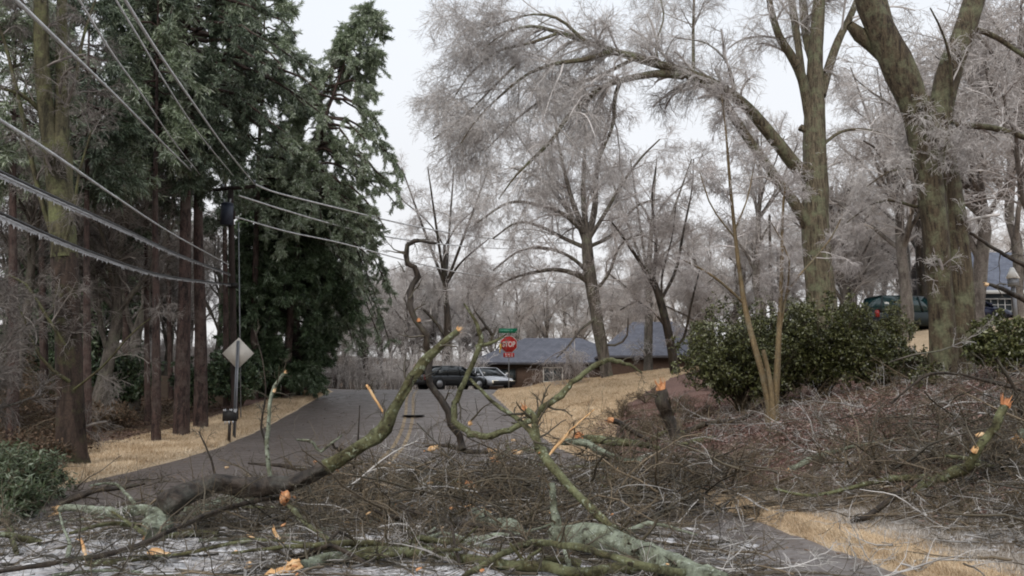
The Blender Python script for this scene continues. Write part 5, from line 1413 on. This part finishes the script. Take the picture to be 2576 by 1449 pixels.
# chunks and slivers of torn orange wood
def chunk(label, px, py, wpx, hpx, lift, tilt=0.3, red=False, group=None, ya=None):
    p = G(px, py, lift)
    s = p[1] / F
    L = max(wpx, hpx) * s; r = min(wpx, hpx) * s / 2
    vert = hpx > wpx
    d = unit(np.array([math.sin(tilt), rng.uniform(-.3, .3), math.cos(tilt)]) if vert else np.array([math.cos(tilt), rng.uniform(-.3, .3), math.sin(tilt)]))
    P = p + np.outer(np.linspace(-.5, .5, 9) * L, d); R = r * np.array([.35, .8, 1.0, .85, 1.05, .9, .8, .6, .15]) * rng.uniform(.85, 1.15, 9)
    mb = MB(); big_tube(mb, P, R, 7, .16, .3, cap=True)
    for k in range(7):
        e = P[rng.integers(1, 8)]; q = e + unit(d * rng.choice([-1, 1]) + rng.normal(size=3) * .45) * L * rng.uniform(.15, .4)
        mb.tubes(np.array([[e, (e + q) / 2, q]]), np.array([[r * .35, r * .22, r * .03]]), 4)
    o = mb.build('wood_splinter', M['wood_red' if red else 'wood'], base=p)
    o.location = [float(v) for v in p]
    tag(o, label, 'splintered wood', group)
for lb_, px, py, w_, h_, lf, tl_, rd in (
        ('upright orange splinter standing above the long torn log end', 1188, 1240, 18, 44, .12, .1, False),
        ('knobbly head of orange wood capping the upright splinter', 1187, 1226, 26, 22, .2, .3, True),
        ('large torn orange slab beside the pale log', 1205, 1284, 60, 24, .12, -.3, False),
        ('orange chunk resting alone in the middle of the brush', 1016, 1268, 50, 22, .1, -.35, False),
        ('widest orange chunk under the forked limb on the left', 402, 1394, 66, 22, .05, -.1, False),
        ('small orange shard just above the widest left chunk', 370, 1350, 14, 30, .06, .4, True),
        ('long narrow cream sliver stuck upright in the left slush', 212, 1384, 9, 66, .15, -.5, False),
        ('long cream sliver leaning beside the slanting olive branch', 702, 1354, 12, 60, .15, -.55, False),
        ('short orange shard lying left of the leaning cream sliver', 628, 1350, 34, 13, .05, .3, False),
        ('orange slab at the very bottom edge', 700, 1440, 70, 20, .06, .3, False),
        ('rust red torn wood where the forked limb meets the thin branch', 716, 1246, 26, 26, .4, .4, True),
        ('orange sliver above the torn joint of the forked limb', 740, 1226, 34, 8, .45, .5, False),
        ('orange chunk between lichen logs and bank', 1554, 1186, 28, 18, .15, .2, False),
        ('rusty shard in front of the yellow lines', 1248, 1164, 24, 14, .2, -.3, True),
        ('flat orange flake below the rusty shard', 1275, 1196, 30, 8, .12, .1, True),
        ('pale orange flake on top of the pile near the yellow lines', 1092, 1128, 34, 12, .45, .2, False),
        ('pale orange curl at the right crest of the pile', 1302, 1136, 28, 10, .35, -.1, False),
        ('small cream shard high in the pile under the looping branch', 1292, 1108, 12, 8, .5, .1, False),
        ('orange shard beside the bottom olive limb', 1180, 1362, 12, 18, .06, .2, True),
        ('orange shard at the left of the slanting branch foot', 868, 1316, 22, 20, .06, .6, False),
        ('small orange shard near the bottom centre', 626, 1425, 14, 26, .05, .2, False),
        ('orange shard beside the snapped limb on the right', 2466, 1092, 22, 12, .6, .2, False)):
    chunk(lb_, px, py, w_, h_, lf, tl_, rd)
for k in range(46):
    if k % 2: px, py = rng.uniform(880, 1420), rng.uniform(1120, 1300)
    else: px, py = rng.uniform(560, 1750), rng.uniform(1160, 1445)
    chunk('tiny orange wood chip, one of many alike scattered through the brush', px, py, rng.uniform(7, 16), rng.uniform(4, 8), rng.uniform(.03, .3), rng.uniform(-.6, .6), rng.random() < .4, 'tiny wood chips scattered in the brush')

# ------------------------------------------------------------------ brush and litter (nobody could count these)
def brush(name, label, n, samp, hfun, tl, mt, nk=9, nk2=4, droop=.06, rr=.006, flat=.35, seg3=True):
    xy = samp(n); n = len(xy)
    z0 = hgt(xy[:, 0], xy[:, 1]) + rng.uniform(0, 1, n) ** 1.3 * hfun(xy[:, 0], xy[:, 1]) + .01
    a = rng.uniform(0, 2 * np.pi, n); e = rng.normal(0, flat, n)
    dr = unit(np.stack([np.cos(a), np.sin(a), e], 1)); ln = rng.uniform(*tl, n)
    K = 7; P = np.zeros((n, K, 3)); P[:, 0] = np.column_stack([xy, z0])
    for k in range(1, K):
        P[:, k] = P[:, k - 1] + dr * (ln / (K - 1))[:, None]
        dr = unit(dr + rng.normal(size=(n, 3)) * .17 + [0, 0, -droop])
    R = rr * rng.uniform(.6, 1.9, n)[:, None] * np.linspace(1, .35, K)[None]
    A, RA = grow(P, R, nk, (.05, 1), (tl[0] * .35, tl[1] * .5), (25, 75), droop, .22, 5, .55, .0032, .06)
    S3 = [(P, R, 4), (A, RA, 3)]
    if nk2:
        B, RB = grow(A, RA, nk2, (.1, 1), (tl[0] * .15, tl[1] * .25), (20, 70), droop, .25, 4, .7, .0026, .04); S3.append((B, RB, 3))
    mb = MB()
    for p, r, s in S3:
        g = hgt(p[:, :, 0], p[:, :, 1]) + .012
        p[:, :, 2] = np.where(p[:, :, 2] < g, g + (g - p[:, :, 2]) * .15, p[:, :, 2])
        mb.tubes(p, r, s)
    o = mb.build(name, M[mt]); tag(o, label, kind='stuff')
    return o
def box_s(x0, x1, y0, y1, w=None):
    def f(n):
        p = np.column_stack([rng.uniform(x0, x1, n * 3), rng.uniform(y0, y1, n * 3)])
        if w is not None: p = p[rng.uniform(0, 1, len(p)) < w(p[:, 0], p[:, 1])]
        return p[:n]
    return f
pile_w = lambda x, y: sm(x, -4.5, -2.0) * (1 - sm(y, 15.5, 17.2) * .8) * (1 - sm(x, 1.2, 2.2) * (1 - sm(y, 10.6, 11.6)))
pile_h = lambda x, y: .05 + .50 * sm(x, -4.5, -1.0) * sm(y, 9.5, 12.5) * (1 - sm(y, 15.0, 17.0))
brush('brush_pile', 'dense tangle of dark broken twigs heaped over the road', 340, box_s(-5, 4.0, 9.9, 16.8, pile_w), pile_h, (.7, 2.2), 'twig_brush', 8, 2, .1, .011)
brush('dark_brush_pile', 'blackish wet twigs inside the heap on the road', 300, box_s(-4.6, 3.6, 9.6, 16.2, pile_w), pile_h, (.6, 1.8), 'twig_dark', 8, 2, .1, .013)
brush('iced_brush_pile', 'white ice coated twigs lying over the heap on the road', 170, box_s(-4.6, 3.6, 9.6, 15.5, pile_w), pile_h, (.5, 1.4), 'twig_ice', 7, 2, .1, .008)
bs = lambda x, y: x - xr(y)
bank_w = lambda x, y: sm(bs(x, y), 1.0 - .9 * sm(y, 9.0, 11.5), 1.7 - .9 * sm(y, 9.0, 11.5)) * (1 - .72 * sm(y, 13.5, 17))
bank_h = lambda x, y: .06 + .20 * sm(bs(x, y), .3, 2.5) * (1 - .85 * sm(y, 13, 16.5))
brush('iced_bank_brush', 'grey ice coated twigs strewn thickly over the right bank', 210, box_s(1.8, 11, 7.4, 19.5, bank_w), bank_h, (.3, 1.0), 'twig_ice', 8, 2, .05, .009)
brush('brown_bank_brush', 'brown twigs strewn thickly over the right bank', 330, box_s(1.8, 10.5, 7.4, 18, bank_w), bank_h, (.4, 1.6), 'twig_brush', 8, 2, .05, .010)
brush('upper_bank_twigs', 'sparse frosty twigs over the pine straw below the evergreen bush', 150, box_s(1.5, 13, 15, 26, lambda x, y: sm(bs(x, y), 1, 3)), lambda x, y: .12 + 0 * x, (.4, 1.6), 'twig_ice', 7, 2, .04, .008)
brush('upper_bank_brown_twigs', 'sparse brown twigs over the pine straw and lawn edge', 240, box_s(1.2, 12, 14, 28, lambda x, y: sm(bs(x, y), .5, 2)), lambda x, y: .2 + 0 * x, (.4, 1.8), 'twig_brush', 7, 2, .04, .010)
brush('iced_stubs', 'white ice cased stubs and stems standing before the evergreen bush', 90, box_s(4.4, 11, 16.5, 20.5), lambda x, y: .02 + 0 * x, (.15, .55), 'twig_ice', 4, 2, -.02, .009, 1.6)
brush('verge_bank_brush', 'brown and frosty twigs low on the icy strip above the verge', 170, box_s(3.2, 8.5, 7.0, 12.0, lambda x, y: sm(bs(x, y), .55, 1.0) * (1 - sm(bs(x, y), 3, 4))), lambda x, y: .07 + 0 * x, (.3, 1.3), 'twig_brush', 8, 3, .05, .008, .12)
brush('near_bank_brush', 'dark brush lying on the near right bank', 300, box_s(3.6, 9.0, 7.6, 13.5, lambda x, y: sm(bs(x, y), 1.1, 2.0)), lambda x, y: .2 + 0 * x, (.5, 1.6), 'twig_dark', 8, 3, .05, .011)
brush('slush_twigs', 'thin dark twigs frozen into the slush on the near road', 170, box_s(-7.2, 2.2, 7.0, 10.6), lambda x, y: .08 + .05 * sm(y, 8, 11), (.4, 1.6), 'twig_dark', 6, 2, .05, .009, .12)
brush('brown_slush_twigs', 'brown twigs lying over the slush on the near road', 110, box_s(-7.2, 2.4, 7.0, 10.6), lambda x, y: .10 + 0 * x, (.4, 1.6), 'twig_brush', 6, 2, .05, .009, .12)
brush('pale_slush_twigs', 'pale ice coated twigs on the near road', 150, box_s(-7.4, 2.2, 7.0, 10.6), lambda x, y: .06 + 0 * x, (.3, 1.1), 'twig_ice', 6, 2, .05, .008, .1)
brush('iced_verge_twigs', 'frosty twigs lying on the near right verge', 90, box_s(4.6, 8.5, 7.0, 9.8), lambda x, y: .06 + 0 * x, (.3, 1.2), 'twig_ice', 6, 2, .05, .006, .1)
brush('kerb_twigs', 'scattered iced twigs beside the near right kerb', 60, box_s(1.8, 5.0, 7.0, 11), lambda x, y: .12 + 0 * x, (.3, .9), 'twig_ice', 5, 2, .0, .006, .5)
brush('wood_edge_litter', 'fallen twigs littering the floor of the left wood', 220, box_s(-16, -8.6, 12, 30, lambda x, y: sm(xl(y) - x, 1.2, 3)), lambda x, y: .18 + 0 * x, (.5, 1.8), 'twig_brush', 8, 2, .05, .009)
brush('road_twigs', 'scattered small twigs on the road before the pile', 110, box_s(-8, -2.5, 10.2, 16), lambda x, y: .06 + 0 * x, (.3, 1.2), 'twig_dark', 6, 2, .05, .008, .1)

def slabs(name, label, n, samp, size, mt, th=(.004, .02)):
    """thin irregular plates of frozen slush lying on the ground"""
    p = samp(n); n = len(p); S = 7
    a = np.sort(rng.uniform(0, 6.283, (n, S)), 1); r = rng.uniform(.55, 1.15, (n, S)) * rng.uniform(*size, n)[:, None]
    el = rng.uniform(.45, 1, n)[:, None]; th_ = rng.uniform(*th, n)
    x = p[:, :1] + np.cos(a) * r; y = p[:, 1:] + np.sin(a) * r * el
    g = hgt(x, y); tx = rng.normal(0, .12, (n, 1)); z = np.where((x > xl(y)) & (x < xr(y)), g + .004, g) + .006 + th_[:, None] + tx * (x - p[:, :1]) * .5
    top = np.stack([x, y, z], -1); bot = top.copy(); bot[..., 2] -= .025
    ctr = top.mean(1); ctr[:, 2] += .006
    V = np.concatenate([top, bot, ctr[:, None]], 1).reshape(-1, 3); o = np.arange(n)[:, None] * (2 * S + 1)
    j = np.arange(S)[None]; j2 = (j + 1) % S
    mb = MB().add(V, np.stack([o + S + j, o + S + j2, o + j2, o + j], -1).reshape(-1, 4), np.stack([o + j, o + j2, o + 2 * S + 0 * j], -1).reshape(-1, 3))
    tag(mb.build(name, M[mt]), label, kind='stuff')
slabs('slush', 'broken plates of grey white frozen slush on the near road', 2600, box_s(-7.6, 2.6, 6.8, 10.6, lambda x, y: (.25 + .75 * (rnd_noise(x, y, 1.4) > .1)) * (1 - sm(y, 9.2, 10.6)) * (1 - .85 * sm(x, -.8, .8))), (.03, .17), 'slush', (.002, .02))
slabs('verge_frost', 'frozen crust in the grass on the near right verge', 900, box_s(4.0, 7.5, 6.9, 10.5, lambda x, y: (bs(x, y) > .9) * (bs(x, y) < 3.5) * (rnd_noise(x, y, 2.) > 0) * .9), (.012, .04), 'slush', (.0, .004))

p = np.column_stack([rng.uniform(-8.5, 3.5, 9000), rng.uniform(7, 40, 9000)])
p = p[rng.uniform(0, 1, len(p)) < .25 + .75 * (rnd_noise(p[:, 0], p[:, 1], .7) > .3)]
n_ = len(p); a = rng.uniform(0, 6.28, n_)
zz = np.where(p[:, 0] > xl(p[:, 1]), hgt(p[:, 0], p[:, 1]) + .014, hgt(p[:, 0], p[:, 1]) + .02)
mb = MB(); mb.leaves(np.column_stack([p, zz]), np.column_stack([np.cos(a), np.sin(a), rng.normal(0, .15, n_)]), np.column_stack([-np.sin(a), np.cos(a), rng.normal(0, .2, n_)]), rng.uniform(.03, .09, n_), rng.uniform(.015, .05, n_))
tag(mb.build('leaf_litter', M['deadleaf']), 'dead brown leaves and bark flakes scattered over the road', kind='stuff')

def flakes(name, label, n, samp, mt, L, W, up=.03):
    p = samp(n); k_ = len(p); a = rng.uniform(0, 6.28, k_)
    mb = MB(); mb.leaves(np.column_stack([p, hgt(p[:, 0], p[:, 1]) + rng.uniform(.005, up, k_)]), unit(np.column_stack([np.cos(a), np.sin(a), rng.normal(0, .35, k_)])), unit(np.column_stack([-np.sin(a), np.cos(a), rng.normal(0, .5, k_)])), rng.uniform(*L, k_), rng.uniform(*W, k_))
    tag(mb.build(name, M[mt]), label, kind='stuff')
flakes('bank_leaf_litter', 'matted reddish brown leaves over the right bank', 60000, box_s(1.5, 13, 9, 27, lambda x, y: sm(bs(x, y), .9, 2.2) * (x > lawn_bound(y) - .8)), 'needles', (.04, .11), (.02, .06), .09)
flakes('wood_leaf_litter', 'damp brown leaves on the floor of the left wood', 30000, box_s(-17, -9, 13, 34, lambda x, y: sm(xl(y) - x, 1.6, 3.4)), 'deadleaf', (.05, .12), (.03, .07), .05)
# far thicket along the cross street
fx = rng.uniform(-28, -2.6, 900); fy = rng.uniform(58.5, 64, 900)
P = np.zeros((900, 5, 3)); P[:, 0] = np.column_stack([fx, fy, hgt(fx, fy)])
dr = unit(np.column_stack([rng.normal(0, .25, 900), rng.normal(0, .25, 900), np.ones(900)])); ln = rng.uniform(1.0, 3.4, 900)
for k in range(1, 5):
    P[:, k] = P[:, k - 1] + dr * (ln / 4)[:, None]; dr = unit(dr + rng.normal(size=(900, 3)) * .15)
R = np.full((900, 5), .02) * np.linspace(1, .5, 5)
A, RA = grow(P, R, 9, (.2, 1), (.4, 1.4), (20, 60), .12, .2, 5, .6, .012)
B, RB = grow(A, RA, 3, (.2, 1), (.2, .6), (20, 60), .12, .2, 4, .7, .010)
mb = MB(); mb.tubes(P, R, 3); mb.tubes(A, RA, 3); mb.tubes(B, RB, 3)
tag(mb.build('undergrowth', M['twig_far']), 'mauve grey leafless undergrowth along the far side of the junction', kind='stuff')

# dormant grass blades
def blades(name, label, n, samp, h, mt, w=.006):
    p = samp(n); n = len(p)
    z = hgt(p[:, 0], p[:, 1])
    a = rng.uniform(0, 6.28, n); H = rng.uniform(*h, n); le = rng.normal(0, .5, (n, 2)) * H[:, None]
    b0_ = np.column_stack([p, z - .01]); s = np.column_stack([np.cos(a), np.sin(a), 0 * a]) * w * rng.uniform(.6, 1.6, n)[:, None]
    tip = np.column_stack([p + le, z + H])
    V = np.stack([b0_ - s, b0_ + s, tip], 1).reshape(-1, 3)
    mb = MB(); mb.add(V, None, np.arange(len(V)).reshape(-1, 3))
    tag(mb.build(name, M[mt]), label, kind='stuff')
def strip(f0, f1, y0, y1):
    def s(n):
        y = rng.uniform(y0, y1, n); t = rng.uniform(0, 1, n); return np.column_stack([f0(y) * (1 - t) + f1(y) * t, y])
    return s
blades('verge_grass', 'dry straw grass on the near right verge', 30000, strip(lambda y: xr(y) + .02, lambda y: xr(y) + .7, 6.5, 14), (.01, .035), 'straw', .004)
blades('kerb_grass', 'golden grass hanging over the near right kerb', 22000, strip(lambda y: xr(y) - .02, lambda y: xr(y) + .16, 6.5, 16), (.02, .065), 'straw', .005)
blades('iced_grass', 'ice coated grass beyond the right verge', 70000, strip(lambda y: xr(y) + .45, lambda y: xr(y) + 4.5, 6.5, 13), (.02, .06), 'straw_ice', .004)
blades('left_verge_grass', 'dry straw grass on the left verge', 90000, strip(lambda y: xl(y) - .02, lambda y: xl(y) - np.interp(y, [8, 13, 17, 22, 30, 40, 46], [.1, .6, 1.9, 2.9, 2.2, 1.2, .8]), 12, 40), (.03, .09), 'straw', .008)
blades('lawn_grass', 'dry straw lawn beside the junction', 110000, strip(lambda y: xr(y) + .02, lawn_bound, 18, 45), (.03, .08), 'straw', .012)
blades('pine_straw', 'rust coloured pine straw spread over the right bank', 120000, strip(lambda y: lawn_bound(y) + .2, lambda y: 13 + 0 * y, 13.5, 30), (.02, .07), 'needles', .008)
